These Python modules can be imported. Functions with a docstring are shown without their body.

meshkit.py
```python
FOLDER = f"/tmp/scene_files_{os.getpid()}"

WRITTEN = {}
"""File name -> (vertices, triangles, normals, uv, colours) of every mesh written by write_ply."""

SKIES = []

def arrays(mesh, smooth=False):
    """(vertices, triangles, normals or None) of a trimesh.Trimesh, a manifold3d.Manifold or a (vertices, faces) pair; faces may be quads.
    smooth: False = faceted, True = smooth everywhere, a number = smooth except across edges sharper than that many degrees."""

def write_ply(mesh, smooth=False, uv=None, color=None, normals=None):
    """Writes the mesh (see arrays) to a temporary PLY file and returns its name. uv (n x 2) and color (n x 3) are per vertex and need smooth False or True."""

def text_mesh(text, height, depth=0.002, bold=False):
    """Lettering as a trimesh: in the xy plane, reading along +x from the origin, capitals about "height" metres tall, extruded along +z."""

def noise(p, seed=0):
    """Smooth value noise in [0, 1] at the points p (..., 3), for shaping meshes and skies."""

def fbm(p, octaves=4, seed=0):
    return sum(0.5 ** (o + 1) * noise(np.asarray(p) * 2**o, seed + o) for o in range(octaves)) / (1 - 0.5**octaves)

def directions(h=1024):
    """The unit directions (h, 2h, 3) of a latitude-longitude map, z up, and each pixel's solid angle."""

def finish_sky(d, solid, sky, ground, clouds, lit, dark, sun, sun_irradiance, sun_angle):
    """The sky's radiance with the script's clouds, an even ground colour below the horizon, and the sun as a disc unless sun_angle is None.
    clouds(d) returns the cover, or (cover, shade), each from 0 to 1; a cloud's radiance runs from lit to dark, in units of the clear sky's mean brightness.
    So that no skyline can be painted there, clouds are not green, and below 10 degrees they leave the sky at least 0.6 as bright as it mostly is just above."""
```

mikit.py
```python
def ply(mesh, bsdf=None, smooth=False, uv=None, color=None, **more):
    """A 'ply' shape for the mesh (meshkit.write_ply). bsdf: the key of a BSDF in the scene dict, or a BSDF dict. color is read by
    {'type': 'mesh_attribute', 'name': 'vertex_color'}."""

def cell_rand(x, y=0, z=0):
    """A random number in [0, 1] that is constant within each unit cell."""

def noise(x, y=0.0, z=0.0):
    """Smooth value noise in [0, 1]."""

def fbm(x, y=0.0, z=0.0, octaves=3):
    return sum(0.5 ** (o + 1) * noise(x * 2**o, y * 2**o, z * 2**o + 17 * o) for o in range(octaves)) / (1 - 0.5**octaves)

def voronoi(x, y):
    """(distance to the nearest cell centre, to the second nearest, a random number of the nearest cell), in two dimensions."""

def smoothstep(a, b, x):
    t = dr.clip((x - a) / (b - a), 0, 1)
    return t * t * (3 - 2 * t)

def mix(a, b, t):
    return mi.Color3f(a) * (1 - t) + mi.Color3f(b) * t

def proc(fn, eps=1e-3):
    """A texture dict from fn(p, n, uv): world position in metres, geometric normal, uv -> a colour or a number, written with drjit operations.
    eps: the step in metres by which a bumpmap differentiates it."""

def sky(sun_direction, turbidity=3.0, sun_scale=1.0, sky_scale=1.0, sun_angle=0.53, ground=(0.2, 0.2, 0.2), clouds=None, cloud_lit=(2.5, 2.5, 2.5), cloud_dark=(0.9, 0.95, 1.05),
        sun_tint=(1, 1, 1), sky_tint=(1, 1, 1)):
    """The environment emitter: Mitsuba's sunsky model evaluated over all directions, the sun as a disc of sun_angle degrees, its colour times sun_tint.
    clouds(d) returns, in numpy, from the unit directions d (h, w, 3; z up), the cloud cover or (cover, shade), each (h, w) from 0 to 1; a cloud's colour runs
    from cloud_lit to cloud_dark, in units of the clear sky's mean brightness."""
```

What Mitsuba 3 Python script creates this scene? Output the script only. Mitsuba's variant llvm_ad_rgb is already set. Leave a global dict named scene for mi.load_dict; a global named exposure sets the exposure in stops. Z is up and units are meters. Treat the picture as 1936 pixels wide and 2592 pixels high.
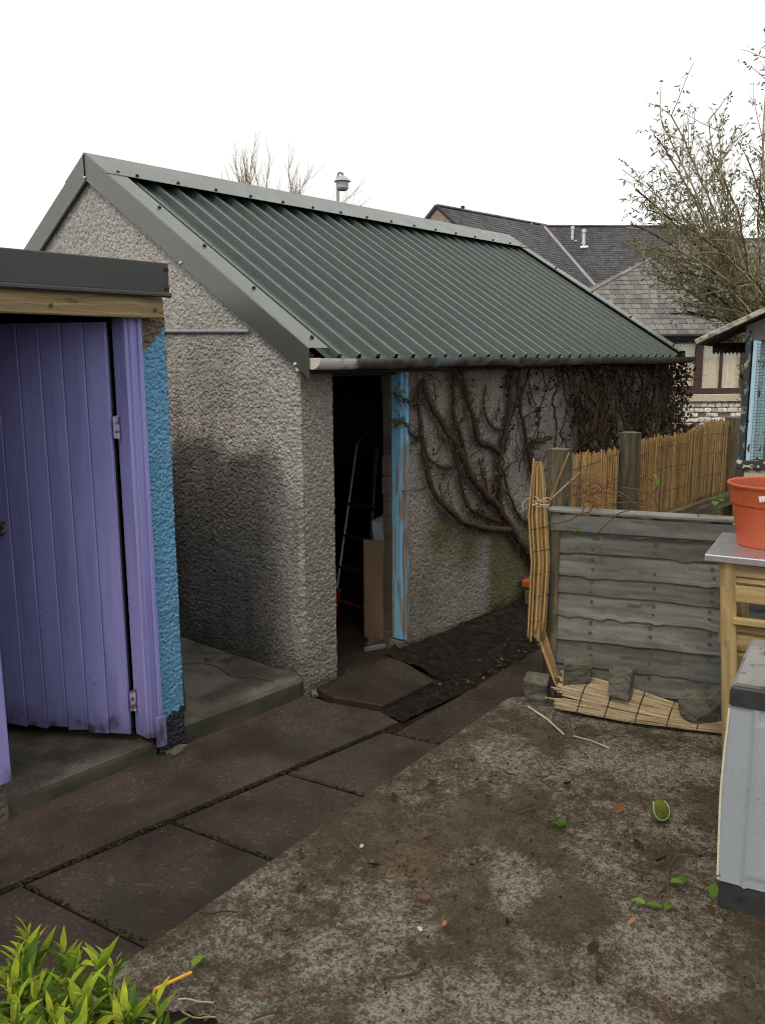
import math, random
import numpy as np, trimesh
import mitsuba as mi
import drjit as dr
import mikit, meshkit
from mikit import noise, fbm, voronoi, cell_rand, smoothstep, mix
from scipy.spatial import cKDTree

rng = np.random.default_rng(7)
T = mi.ScalarTransform4f
scene, labels = {'type': 'scene'}, {}
V = lambda *a: np.array(a, float)

# ------------------------------------------------------------------ camera, sky, exposure
# X runs along the outhouse, Y from the yard towards the outhouse front, z up; the yard's concrete pad is z = 0, the sunken path z = -0.45
EYE = 1.48
PITCH, ROLL, YAW = math.radians(10.08), math.radians(-0.40), math.radians(40.45)
AHEAD, RIGHT = V(math.cos(YAW), math.sin(YAW), 0), V(math.sin(YAW), -math.cos(YAW), 0)
cp, sp = math.cos(PITCH), math.sin(PITCH)
look = cp * AHEAD - sp * V(0, 0, 1)
up0 = sp * AHEAD + cp * V(0, 0, 1)
cam_up = -math.sin(ROLL) * RIGHT + math.cos(ROLL) * up0
eye = V(0, 0, EYE)
scene['camera'] = {'type': 'perspective', 'fov': math.degrees(2 * math.atan(968 / 2175.0)), 'fov_axis': 'x', 'near_clip': 0.02, 'far_clip': 500.0,
                   'to_world': T().look_at(origin=eye.tolist(), target=(eye + look).tolist(), up=cam_up.tolist())}
SUN = V(-0.56, -0.18, 0.80)
scene['sky'] = mikit.sky(SUN.tolist(), turbidity=4, sun_scale=0.20, sun_angle=14, clouds=lambda d: 1.0, cloud_lit=(2.5, 2.5, 2.47), ground=(0.12, 0.115, 0.11))
exposure = 2.1

# ------------------------------------------------------------------ materials
def put_mat(name, color, rough=0.8, spec=0.3, bump=None, metallic=0.0, **more):
    col = mikit.proc(color) if callable(color) else {'type': 'rgb', 'value': list(color)}
    b = {'type': 'principled', 'base_color': col, 'roughness': mikit.proc(rough) if callable(rough) else rough, 'specular': spec, 'metallic': metallic, **more}
    if bump is not None:
        b = {'type': 'bumpmap', 'arbitrary': mikit.proc(bump[0], bump[1] if len(bump) > 1 else 1e-3), 'scale': 1.0, 'bsdf': b}
    scene[name] = {'type': 'twosided', 'bsdf': b}

def gauss(px, py, cx, cy, r):
    return dr.exp(-(dr.square(px - cx) + dr.square(py - cy)) / (r * r))

def tone(uv):                      # a random number per piece, carried in uv.y in steps of ten
    return cell_rand(dr.floor(uv.y * 0.1 + 0.05), 3, 5)

VINE= [[[6.095, -0.398], [5.885, -0.187], [5.658, 0.032], [5.443, 0.238], [5.294, 0.39], [5.114, 0.519], [4.943, 0.649], [4.824, 0.808], [4.689, 0.949], [4.58, 1.058], [4.475, 1.163], [4.403, 1.276], [4.357, 1.356]], [[5.444, 0.216], [5.247, 0.24], [5.046, 0.292], [4.855, 0.355], [4.717, 0.436], [4.595, 0.519], [4.478, 0.636], [4.425, 0.769], [4.394, 0.896], [4.358, 1.047], [4.344, 1.206], [4.363, 1.344]], [[5.296, 0.304], [5.118, 0.365], [4.947, 0.431], [4.851, 0.565], [4.803, 0.691], [4.723, 0.843]], [[4.87, 0.79], [4.822, 0.913], [4.753, 1.035], [4.718, 1.19], [4.727, 1.316], [4.705, 1.405]], [[5.334, 0.349], [5.31, 0.538], [5.283, 0.752], [5.354, 0.928], [5.4, 1.092], [5.42, 1.257], [5.454, 1.415]], [[5.286, 0.793], [5.154, 0.88], [5.008, 0.925], [4.946, 1.062], [4.885, 1.209], [4.827, 1.34], [4.759, 1.423]], [[5.824, 0.172], [5.591, 0.298], [5.448, 0.478], [5.349, 0.675]], [[5.99, 0.411], [5.807, 0.539], [5.712, 0.727], [5.649, 0.907], [5.586, 1.082], [5.526, 1.254], [5.546, 1.407]], [[4.735, 0.75], [4.604, 0.764], [4.477, 0.82], [4.415, 0.895]], [[4.384, 0.947], [4.295, 1.003], [4.217, 1.08], [4.141, 1.091], [4.067, 1.113]], [[4.344, 1.182], [4.237, 1.216], [4.142, 1.25], [4.096, 1.275]], [[5.42, 0.524], [5.241, 0.447], [5.111, 0.616], [5.035, 0.788]], [[5.353, 0.955], [5.2, 1.007], [5.099, 1.107], [5.118, 1.307]], [[6.027, 0.85], [5.735, 0.842], [5.714, 0.697]], [[6.257, 0.106], [5.943, 0.154], [5.648, 0.259]]]
VRAD= [0.03, 0.022, 0.015, 0.017, 0.02, 0.02, 0.012, 0.018, 0.008, 0.004, 0.004, 0.008, 0.008, 0.018, 0.01]
LIGHT= [[1.959, 1.195], [1.882, 0.635], [1.484, 1.029], [1.352, 1.354], [2.844, 1.253], [2.582, 1.62], [2.535, 1.3], [1.901, 0.742], [1.548, 1.383], [1.344, 1.118], [1.602, 0.772], [2.986, 0.984]]
DARK= [[2.148, 1.403], [1.91, 0.949], [2.778, 0.963], [2.587, 1.281], [1.943, 1.613], [1.647, 1.046], [2.296, 0.851], [1.839, 0.527], [2.887, 1.575]]
LEAVES= [[2.56, 1.336], [2.312, 1.34], [2.484, 1.688], [2.344, 1.575], [2.477, 1.504], [2.475, 1.124], [2.799, 1.383], [2.27, 1.257], [2.335, 0.966], [2.334, 1.036], [2.286, 0.895], [2.732, 0.815], [1.926, 1.297], [1.714, 1.303], [1.793, 0.86], [1.663, 0.835], [2.159, 0.676], [1.99, 0.636], [2.035, 0.593], [1.732, 1.545], [1.504, 1.61], [1.358, 1.51], [1.179, 1.394], [2.267, 1.69], [2.321, 1.494], [2.506, 0.917], [2.294, 0.691], [2.562, 1.039], [1.963, 0.834], [2.406, 1.412], [2.068, 1.716], [1.634, 1.711]]
TWIGS= [[[1.926, 1.511], [2.002, 1.484]], [[1.916, 1.405], [1.954, 1.352]], [[2.267, 1.358], [2.326, 1.326]], [[2.125, 1.012], [2.121, 0.957]], [[1.383, 1.199], [1.47, 1.147]], [[1.267, 1.747], [1.326, 1.661]], [[1.215, 1.442], [1.284, 1.424]], [[1.797, 1.701], [1.764, 1.588]], [[2.165, 1.707], [2.217, 1.644]], [[2.278, 1.365], [2.344, 1.345]], [[2.578, 1.188], [2.587, 1.134]], [[2.71, 0.965], [2.739, 0.909]], [[1.591, 1.171], [1.622, 1.157]], [[1.757, 0.671], [1.71, 0.614]], [[1.033, 1.423], [1.098, 1.44]], [[1.074, 1.468], [1.09, 1.374]], [[1.105, 1.337], [1.166, 1.311]], [[1.703, 1.429], [1.761, 1.374]]]


def c_pad(p, n, uv):
    f1 = fbm(p.x * 62 + p.y * 41, p.y * 62 - p.x * 41, 0.0, 3); f2 = fbm(p.x * 170 - p.y * 120, p.y * 170 + p.x * 120, 3.0, 2); f3 = fbm(p.x * 22 + p.y * 9, p.y * 22 - p.x * 9, 1.0, 3)
    big = fbm(p.x * 2.1 + 3, p.y * 2.1, 0.0, 4); mid = fbm(p.x * 8, p.y * 8, 5.0, 3)
    li = mi.Float(0)
    for k, (x, y) in enumerate(LIGHT):
        li = li + gauss(p.x, p.y, x, y, 0.10 + 0.03 * (k % 3))
    dk = mi.Float(0)
    for k, (x, y) in enumerate(DARK):
        dk = dk + gauss(p.x, p.y, x, y, 0.13)
    cov = 1.5 * (mid - 0.5) + 1.5 * (big - 0.5) + 0.85 * dr.minimum(li, 1.0) - 0.50 * dr.minimum(dk, 1.0) + 0.6 * (f3 - 0.5) + 0.75 * (f1 - 0.5) + 0.5 * (f2 - 0.5) - 0.17
    crust = smoothstep(-0.45, 0.70, cov)
    mud = mix((0.038, 0.0285, 0.019), (0.072, 0.056, 0.038), smoothstep(0.3, 0.7, 0.5 * f2 + 0.5 * f3))
    mud = mix(mud, (0.036, 0.035, 0.014), 0.5 * smoothstep(0.52, 0.7, fbm(p.x * 3 + 9, p.y * 3, 2.0, 3)))
    pale = mix((0.080, 0.066, 0.052), (0.205, 0.180, 0.149), smoothstep(0.3, 0.72, f2 * 0.6 + f1 * 0.4))
    c = mix(mud, pale, crust)
    c = mix(c, (0.15, 0.085, 0.035), 0.5 * gauss(p.x, p.y, 1.83, 1.46, 0.09) * smoothstep(0.35, 0.7, f1))
    c = mix(c, (0.014, 0.010, 0.007), 0.35 * smoothstep(0.72, 0.84, noise(p.x * 72 + 7, p.y * 72, 8.0)))
    return c
def h_pad(p, n, uv):
    return 0.004 * fbm(p.x * 62 + p.y * 41, p.y * 62 - p.x * 41, 0.0, 3) + 0.006 * fbm(p.x * 22, p.y * 22, 0.0, 3)
put_mat('m_pad', c_pad, 0.75, 0.25, (h_pad,))

def c_path(p, n, uv):
    m = fbm(p.x * 4, p.y * 4, p.z, 4); f = noise(p.x * 160, p.y * 160, p.z * 160)
    c = mix((0.022, 0.0145, 0.0098), (0.054, 0.0375, 0.027), smoothstep(0.25, 0.75, m))
    c = mix(c, (0.036, 0.035, 0.024), 0.5 * smoothstep(0.5, 0.75, fbm(p.x * 3 + 4, p.y * 3, 6.0, 3)))
    c = c * (0.72 + 0.5 * f) * (0.85 + 0.3 * tone(uv))
    return mix(c, (0.085, 0.076, 0.063), 0.55 * smoothstep(0.76, 0.9, noise(p.x * 80, p.y * 80, 4.0)) * smoothstep(0.4, 0.6, m))
def h_path(p, n, uv):
    return 0.0025 * noise(p.x * 140, p.y * 140, p.z * 140) + 0.008 * fbm(p.x * 14, p.y * 14, p.z * 14, 3)
put_mat('m_path', c_path, lambda p, n, uv: 0.45 + 0.4 * fbm(p.x * 5, p.y * 5, 0.0, 3), 0.35, (h_path,))
def c_step(p, n, uv):
    m = fbm(p.x * 5, p.y * 5, p.z * 9, 4); f = noise(p.x * 130, p.y * 130, p.z * 130)
    c = mix((0.050, 0.045, 0.036), (0.125, 0.112, 0.093), smoothstep(0.3, 0.7, m)) * (0.7 + 0.6 * f)
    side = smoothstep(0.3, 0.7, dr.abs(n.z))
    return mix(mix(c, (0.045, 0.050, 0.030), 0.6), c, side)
put_mat('m_step', c_step, 0.8, 0.3, (h_path,))
put_mat('m_strip', lambda p, n, uv: c_path(p, n, uv) * 1.25 + mi.Color3f(0.010, 0.010, 0.009) * fbm(p.x * 2, p.y * 9, 3.0, 3), 0.75, 0.3, (h_path,))
put_mat('m_soil', lambda p, n, uv: mix((0.008, 0.006, 0.004), (0.026, 0.018, 0.013), smoothstep(0.3, 0.8, fbm(p.x * 30, p.y * 30, p.z * 30, 4))), 0.9, 0.2,
        (lambda p, n, uv: 0.02 * fbm(p.x * 40, p.y * 40, p.z * 40, 4),))

def pebble_tint(p):
    a = p.x + p.y
    d1, d2, k = voronoi(a * 82 + 0.6 * p.z, p.z * 82 - 20 * p.x)
    return k * smoothstep(0.05, 0.30, d2 - d1) * 0.75 + 0.25 * noise(p.x * 240, p.y * 240, p.z * 240)
def c_dash(p, n, uv):              # roughcast of the outhouse: pale above, damp and grimy below
    t = pebble_tint(p)
    c = mix((0.27, 0.258, 0.242), (0.64, 0.62, 0.59), t)
    big = fbm(p.x * 3, p.y * 3, p.z * 2.2, 4)
    # gable: a damp tide mark at about a metre, worst away from the corner
    gable = smoothstep(3.36, 3.32, p.x)
    tide = smoothstep(1.08, 0.90, p.z + 0.20 * (big - 0.5) + 0.16 * (fbm(p.y * 16, p.z * 7, 3.0, 3) - 0.5) + 0.35 * smoothstep(0.22, 0.0, p.y - 3.43) + 0.25 * smoothstep(4.3, 5.2, p.y))
    runs = smoothstep(0.45, 0.65, fbm(p.y * 9, p.z * 1.2, 2.0, 3)) * smoothstep(2.2, 1.0, p.z)
    c = mix(c, c * mi.Color3f(0.27, 0.27, 0.27), gable * tide * (0.55 + 0.45 * smoothstep(0.0, 0.35, p.y - 3.46)) * (0.8 + 0.2 * big))
    c = mix(c, c * mi.Color3f(0.66, 0.64, 0.62), gable * runs * 0.6)
    c = mix(c, (0.030, 0.032, 0.022), 0.8 * gable * smoothstep(-0.02, -0.36, p.z + 0.2 * (big - 0.5)) * (0.4 + 0.6 * noise(p.x * 70, p.y * 70, p.z * 70)))
    # front: green algae in runs and under the vine
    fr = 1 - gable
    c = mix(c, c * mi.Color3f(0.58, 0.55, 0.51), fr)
    al = gauss(p.x, p.z, 4.62, 0.30, 0.16) + 0.9 * gauss(p.x, p.z, 4.95, 0.12, 0.17) + smoothstep(5.15, 5.32, p.x) * smoothstep(0.30, 0.1, p.z) + 0.6 * gauss(p.x, p.z, 4.9, 1.25, 0.2) + 0.5 * gauss(p.x, p.z, 4.45, -0.1, 0.2)
    c = mix(c, c * mi.Color3f(0.40, 0.43, 0.20), fr * dr.minimum(0.9, al * (0.55 + 0.9 * big)))
    c = mix(c, c * mi.Color3f(0.55, 0.50, 0.42), fr * 0.7 * smoothstep(1.1, 1.5, p.z))  # shade below the gutter, painted into the wall colour
    return mix(c, c * mi.Color3f(0.35, 0.36, 0.28), fr * smoothstep(-0.30, -0.45, p.z + 0.15 * (big - 0.5)))
def h_dash(p, n, uv):
    return 0.004 * fbm(p.x * 110, p.y * 110, p.z * 110, 2)
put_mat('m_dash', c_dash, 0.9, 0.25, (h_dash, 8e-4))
def c_blue(p, n, uv):
    f = noise(p.x * 90, p.y * 90, p.z * 90)
    c = mix((0.080, 0.225, 0.37), (0.120, 0.305, 0.475), f)
    c = mix(c, (0.06, 0.15, 0.24), 0.5 * smoothstep(0.6, 0.8, fbm(p.x * 8, p.y * 8, p.z * 5, 3)))
    line = 1.50 + (p.x - 2.32) * 0.9 + 0.05 * (fbm(p.x * 30, p.z * 30, 0.0, 3) - 0.5)
    bare = mix((0.05, 0.036, 0.027), (0.20, 0.15, 0.115), fbm(p.x * 40, p.y * 40, p.z * 40, 3))
    c = mix(c, bare, smoothstep(-0.004, 0.004, p.z - line))
    base = -0.262 + 0.35 * dr.maximum(0, p.x - 2.36) + 0.03 * (noise(p.x * 45, p.z * 45, 1.0) - 0.5)
    return mix(c, (0.022, 0.025, 0.030), smoothstep(0.006, -0.006, p.z - base))
put_mat('m_blue_dash', c_blue, 0.5, 0.4, (h_dash, 8e-4))
def c_purple(p, n, uv):
    f = fbm(uv.x * 3, uv.y * 40, 1.0, 3)
    c = mix((0.235, 0.230, 0.53), (0.295, 0.290, 0.61), f) * (0.93 + 0.12 * tone(uv))
    low = smoothstep(-0.16, -0.33, p.z + 0.10 * (noise(p.x * 40, p.y * 40, p.z * 12) - 0.5))
    c = mix(c, c * mi.Color3f(0.55, 0.52, 0.5), 0.8 * low)
    rot = smoothstep(-0.235, -0.275, p.z + 0.16 * (fbm(p.x * 28, p.y * 28, p.z * 9, 3) - 0.5))
    c = mix(c, mix((0.03, 0.02, 0.02), (0.10, 0.05, 0.028), noise(p.x * 60, p.y * 60, p.z * 30)), 0.8 * rot * smoothstep(0.52, 0.75, fbm(p.x * 20, p.y * 20, p.z * 9, 3)))
    c = mix(c, c * mi.Color3f(0.78, 0.77, 0.80), 0.7 * smoothstep(0.5, 0.72, fbm(uv.x * 1.3, uv.y * 14, 7.0, 4)))
    c = mix(c, (0.16, 0.13, 0.15), 0.5 * smoothstep(0.84, 0.88, noise(p.x * 75, p.y * 75, p.z * 50)) * smoothstep(0.55, 0.7, fbm(p.x * 6, p.y * 6, p.z * 3, 3)))
    return c
put_mat('m_purple', c_purple, 0.42, 0.45, (lambda p, n, uv: 0.0012 * fbm(uv.x * 6, uv.y * 130, 1.0, 3),))
def c_peelblue(p, n, uv):          # pale blue gloss flaking off weathered wood
    g = fbm(p.x * 70, p.z * 5.5, p.y * 70, 4)
    wood = mix((0.13, 0.11, 0.09), (0.30, 0.265, 0.225), noise(p.x * 220, p.z * 9, p.y * 220))
    blue = mix((0.13, 0.33, 0.52), (0.19, 0.43, 0.62), fbm(p.x * 9, p.z * 3, 2.0, 3))
    peel = smoothstep(0.52, 0.55, g * (0.50 + 0.50 * smoothstep(1.25, 0.75, p.z)) * (0.80 + 0.55 * smoothstep(4.175, 4.235, p.x)))
    return mix(blue, wood, peel)
put_mat('m_peeling_blue', c_peelblue, 0.5, 0.4, (lambda p, n, uv: 0.003 * smoothstep(0.5, 0.54, fbm(p.x * 70, p.z * 5.5, p.y * 70, 4)),))
def wood(name, lo, hi, stain=(0.05, 0.04, 0.03), amount=0.35, rough=0.75, knots=True):
    def c(p, n, uv):
        wob = fbm(uv.x * 2.5, uv.y * 9, 4.0, 3)
        g = noise(uv.x * 3.0, uv.y * 190 + wob * 16, 0.0) * 0.5 + noise(uv.x * 9, uv.y * 420 + wob * 16, 2.0) * 0.3 + 0.2 * wob
        r = mix(lo, hi, smoothstep(0.2, 0.8, g)) * (0.78 + 0.42 * tone(uv))
        r = mix(r, stain, amount * smoothstep(0.5, 0.75, fbm(uv.x * 3 + 5, uv.y * 25, 1.0, 4)))
        if knots:
            d1, d2, k = voronoi(uv.x * 3.3, uv.y * 11)
            r = mix(r, stain, 0.8 * smoothstep(0.115, 0.07, d1) * smoothstep(0.35, 0.5, k))
        return r
    put_mat(name, c, rough, 0.25, (lambda p, n, uv: 0.0025 * noise(uv.x * 4, uv.y * 230 + fbm(uv.x * 2.5, uv.y * 9, 4.0, 3) * 16, 0.0),))
wood('m_grey_wood', (0.108, 0.110, 0.098), (0.200, 0.203, 0.183), (0.055, 0.055, 0.042), 0.45)
wood('m_post_wood', (0.070, 0.061, 0.039), (0.175, 0.150, 0.100), (0.035, 0.035, 0.022), 0.6)
wood('m_new_wood', (0.27, 0.195, 0.095), (0.42, 0.32, 0.175), (0.16, 0.11, 0.06), 0.35)
wood('m_table_wood', (0.25, 0.17, 0.07), (0.43, 0.32, 0.155), (0.15, 0.105, 0.055), 0.55)
wood('m_dark_wood', (0.035, 0.030, 0.024), (0.085, 0.072, 0.056), (0.012, 0.011, 0.009), 0.5)
def c_reed(p, n, uv):
    k = cell_rand(uv.y * 0.1 + 0.05, 1, 2); j = cell_rand(uv.y * 0.1 + 0.05, 7, 1)
    c = mix((0.30, 0.185, 0.066), (0.48, 0.33, 0.145), k)
    c = mix(c, (0.30, 0.15, 0.055), 0.75 * smoothstep(0.62, 0.9, j)); c = mix(c, (0.17, 0.155, 0.13), smoothstep(0.90, 0.93, j))
    return c * (0.75 + 0.4 * noise(uv.x * 14, uv.y, 0.0))
put_mat('m_reed', c_reed, 0.55, 0.35)
def c_straw(p, n, uv):
    k = cell_rand(uv.y * 0.1 + 0.05, 1, 2)
    return mix((0.24, 0.18, 0.10), (0.46, 0.37, 0.235), k) * (0.75 + 0.4 * noise(uv.x * 14, uv.y, 0.0))
put_mat('m_straw', c_straw, 0.6, 0.3)
# painted sheet steel
def c_steel(p, n, uv):
    d = fbm(p.x * 5, p.y * 5, p.z * 5, 4)
    return mix((0.040, 0.060, 0.053), (0.054, 0.076, 0.069), d) * (0.88 + 0.24 * fbm(p.x * 2.2, p.y * 14 + p.z * 9, 1.0, 3))
put_mat('m_roof_steel', c_steel, lambda p, n, uv: 0.28 + 0.14 * fbm(p.x * 7, p.y * 7, p.z * 7, 3), 0.55)
put_mat('m_trim_steel', lambda p, n, uv: mix((0.064, 0.078, 0.060), (0.082, 0.097, 0.076), fbm(p.x * 4, p.y * 4, p.z * 4, 4)), lambda p, n, uv: 0.26 + 0.12 * fbm(p.x * 6, p.y * 6, p.z * 6, 3), 1.0, metallic=0.12, clearcoat=1.0, clearcoat_gloss=0.8)
put_mat('m_dark_trim', lambda p, n, uv: mix((0.030, 0.033, 0.029), (0.040, 0.044, 0.039), fbm(p.x * 6, p.y * 6, p.z * 6, 3)), 0.42, 0.5)
put_mat('m_black', (0.015, 0.015, 0.016), 0.5, 0.4)
put_mat('m_white_screw', (0.75, 0.74, 0.71), 0.4, 0.5)
def c_gutter(p, n, uv):
    m = fbm(p.x * 14, p.y * 14, p.z * 14, 4); end = smoothstep(3.62, 3.42, p.x + 0.25 * (noise(p.x * 20, p.z * 30, 0.0) - 0.5))
    c = mix((0.055, 0.048, 0.036), (0.16, 0.148, 0.12), smoothstep(0.3, 0.7, m))
    c = mix(c, (0.10, 0.10, 0.055), 0.7 * smoothstep(5.5, 7.5, p.x)); c = mix(c, (0.13, 0.20, 0.25), 0.5 * smoothstep(0.6, 0.68, fbm(p.x * 3, 0.0, 0.0, 2)))
    return mix(c, (0.62, 0.60, 0.55), end)
put_mat('m_gutter', c_gutter, 0.6, 0.35)
put_mat('m_pale', (0.42, 0.41, 0.38), 0.7, 0.3)
put_mat('m_conduit', (0.30, 0.31, 0.32), 0.45, 0.4)
put_mat('m_brick', lambda p, n, uv: mix((0.06, 0.045, 0.035), (0.11, 0.09, 0.072), tone(uv)) * (0.7 + 0.5 * fbm(p.x * 60, p.y * 60, p.z * 60, 3)), 0.9, 0.2)
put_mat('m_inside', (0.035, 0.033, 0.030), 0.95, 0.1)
put_mat('m_hinge', lambda p, n, uv: mix((0.16, 0.09, 0.08), (0.36, 0.33, 0.50), smoothstep(0.3, 0.5, noise(p.x * 60, p.y * 60, p.z * 50))), 0.6, 0.4)
put_mat('m_rust', lambda p, n, uv: mix((0.06, 0.035, 0.025), (0.16, 0.12, 0.11), smoothstep(0.45, 0.55, noise(p.x * 90, p.y * 90, p.z * 60))), 0.6, 0.4)
put_mat('m_iron', (0.035, 0.030, 0.030), 0.5, 0.5)
put_mat('m_alu', (0.55, 0.56, 0.58), 0.3, 0.5, metallic=1.0)
put_mat('m_board', lambda p, n, uv: mix((0.30, 0.20, 0.125), (0.37, 0.255, 0.165), fbm(p.x * 20, p.y * 20, p.z * 6, 3)), 0.7, 0.3)
put_mat('m_white_plastic', (0.62, 0.64, 0.67), 0.45, 0.4)
put_mat('m_red', (0.40, 0.035, 0.02), 0.5, 0.4)
# vegetation
def c_bark(p, n, uv):
    return mix((0.026, 0.017, 0.012), (0.092, 0.060, 0.040), fbm(p.x * 45, p.y * 45, p.z * 18, 4))
put_mat('m_vine_bark', c_bark, 0.9, 0.2, (lambda p, n, uv: 0.012 * fbm(p.x * 60, p.y * 60, p.z * 24, 3),))
put_mat('m_red_stem', lambda p, n, uv: mix((0.070, 0.028, 0.018), (0.15, 0.066, 0.040), noise(p.x * 30, p.y * 30, p.z * 30)), 0.5, 0.4)
put_mat('m_straw_stem', lambda p, n, uv: mix((0.24, 0.185, 0.115), (0.52, 0.43, 0.285), tone(uv)) * (0.8 + 0.3 * noise(p.x * 30, p.y * 30, p.z * 30)), 0.7, 0.3)
put_mat('m_twig', lambda p, n, uv: mix((0.035, 0.024, 0.017), (0.12, 0.08, 0.055), tone(uv)), 0.8, 0.2)
def leaf(name, a, b, trans=0.7, rough=0.45):
    scene[name] = {'type': 'principledthin', 'base_color': mikit.proc(lambda p, n, uv: mix(mix(a, b, smoothstep(0.05, 0.95, tone(uv))), (0.20, 0.09, 0.03), 0.6 * smoothstep(0.72, 1.0, uv.x) * smoothstep(0.55, 0.8, cell_rand(dr.floor(uv.y * 0.1 + 0.05), 8, 8))) * (0.8 + 0.4 * noise(p.x * 60, p.y * 60, p.z * 60))), 'roughness': rough, 'diff_trans': trans, 'eta': 1.4}
leaf('m_leaf_lime', (0.20, 0.30, 0.022), (0.46, 0.52, 0.06), 0.75)
leaf('m_leaf_green', (0.08, 0.16, 0.025), (0.19, 0.29, 0.05))
leaf('m_leaf_grey', (0.13, 0.145, 0.075), (0.30, 0.31, 0.19), 0.9)
leaf('m_leaf_ivy', (0.035, 0.060, 0.018), (0.09, 0.13, 0.035), 0.5)
leaf('m_leaf_dead', (0.10, 0.045, 0.022), (0.30, 0.16, 0.085), 0.3, 0.7)
leaf('m_leaf_dark', (0.020, 0.013, 0.009), (0.070, 0.042, 0.027), 0.3, 0.8)
put_mat('m_panicle', lambda p, n, uv: mix((0.09, 0.06, 0.05), (0.19, 0.13, 0.11), tone(uv)), 0.9, 0.1)
def c_stone(p, n, uv):
    c = mix((0.075, 0.070, 0.056), (0.175, 0.163, 0.135), fbm(p.x * 22, p.y * 22, p.z * 22, 4))
    c = mix(c, (0.075, 0.085, 0.04), 0.5 * smoothstep(0.5, 0.65, fbm(p.x * 9 + 3, p.y * 9, p.z * 9, 3)))
    return mix(c, (0.045, 0.042, 0.034), 0.6 * smoothstep(0.5, 0.7, fbm(p.x * 60, p.y * 60, p.z * 60 + 5, 3)))
put_mat('m_rock', c_stone, 0.85, 0.25, (lambda p, n, uv: 0.012 * fbm(p.x * 60, p.y * 60, p.z * 60, 4),))
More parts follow.
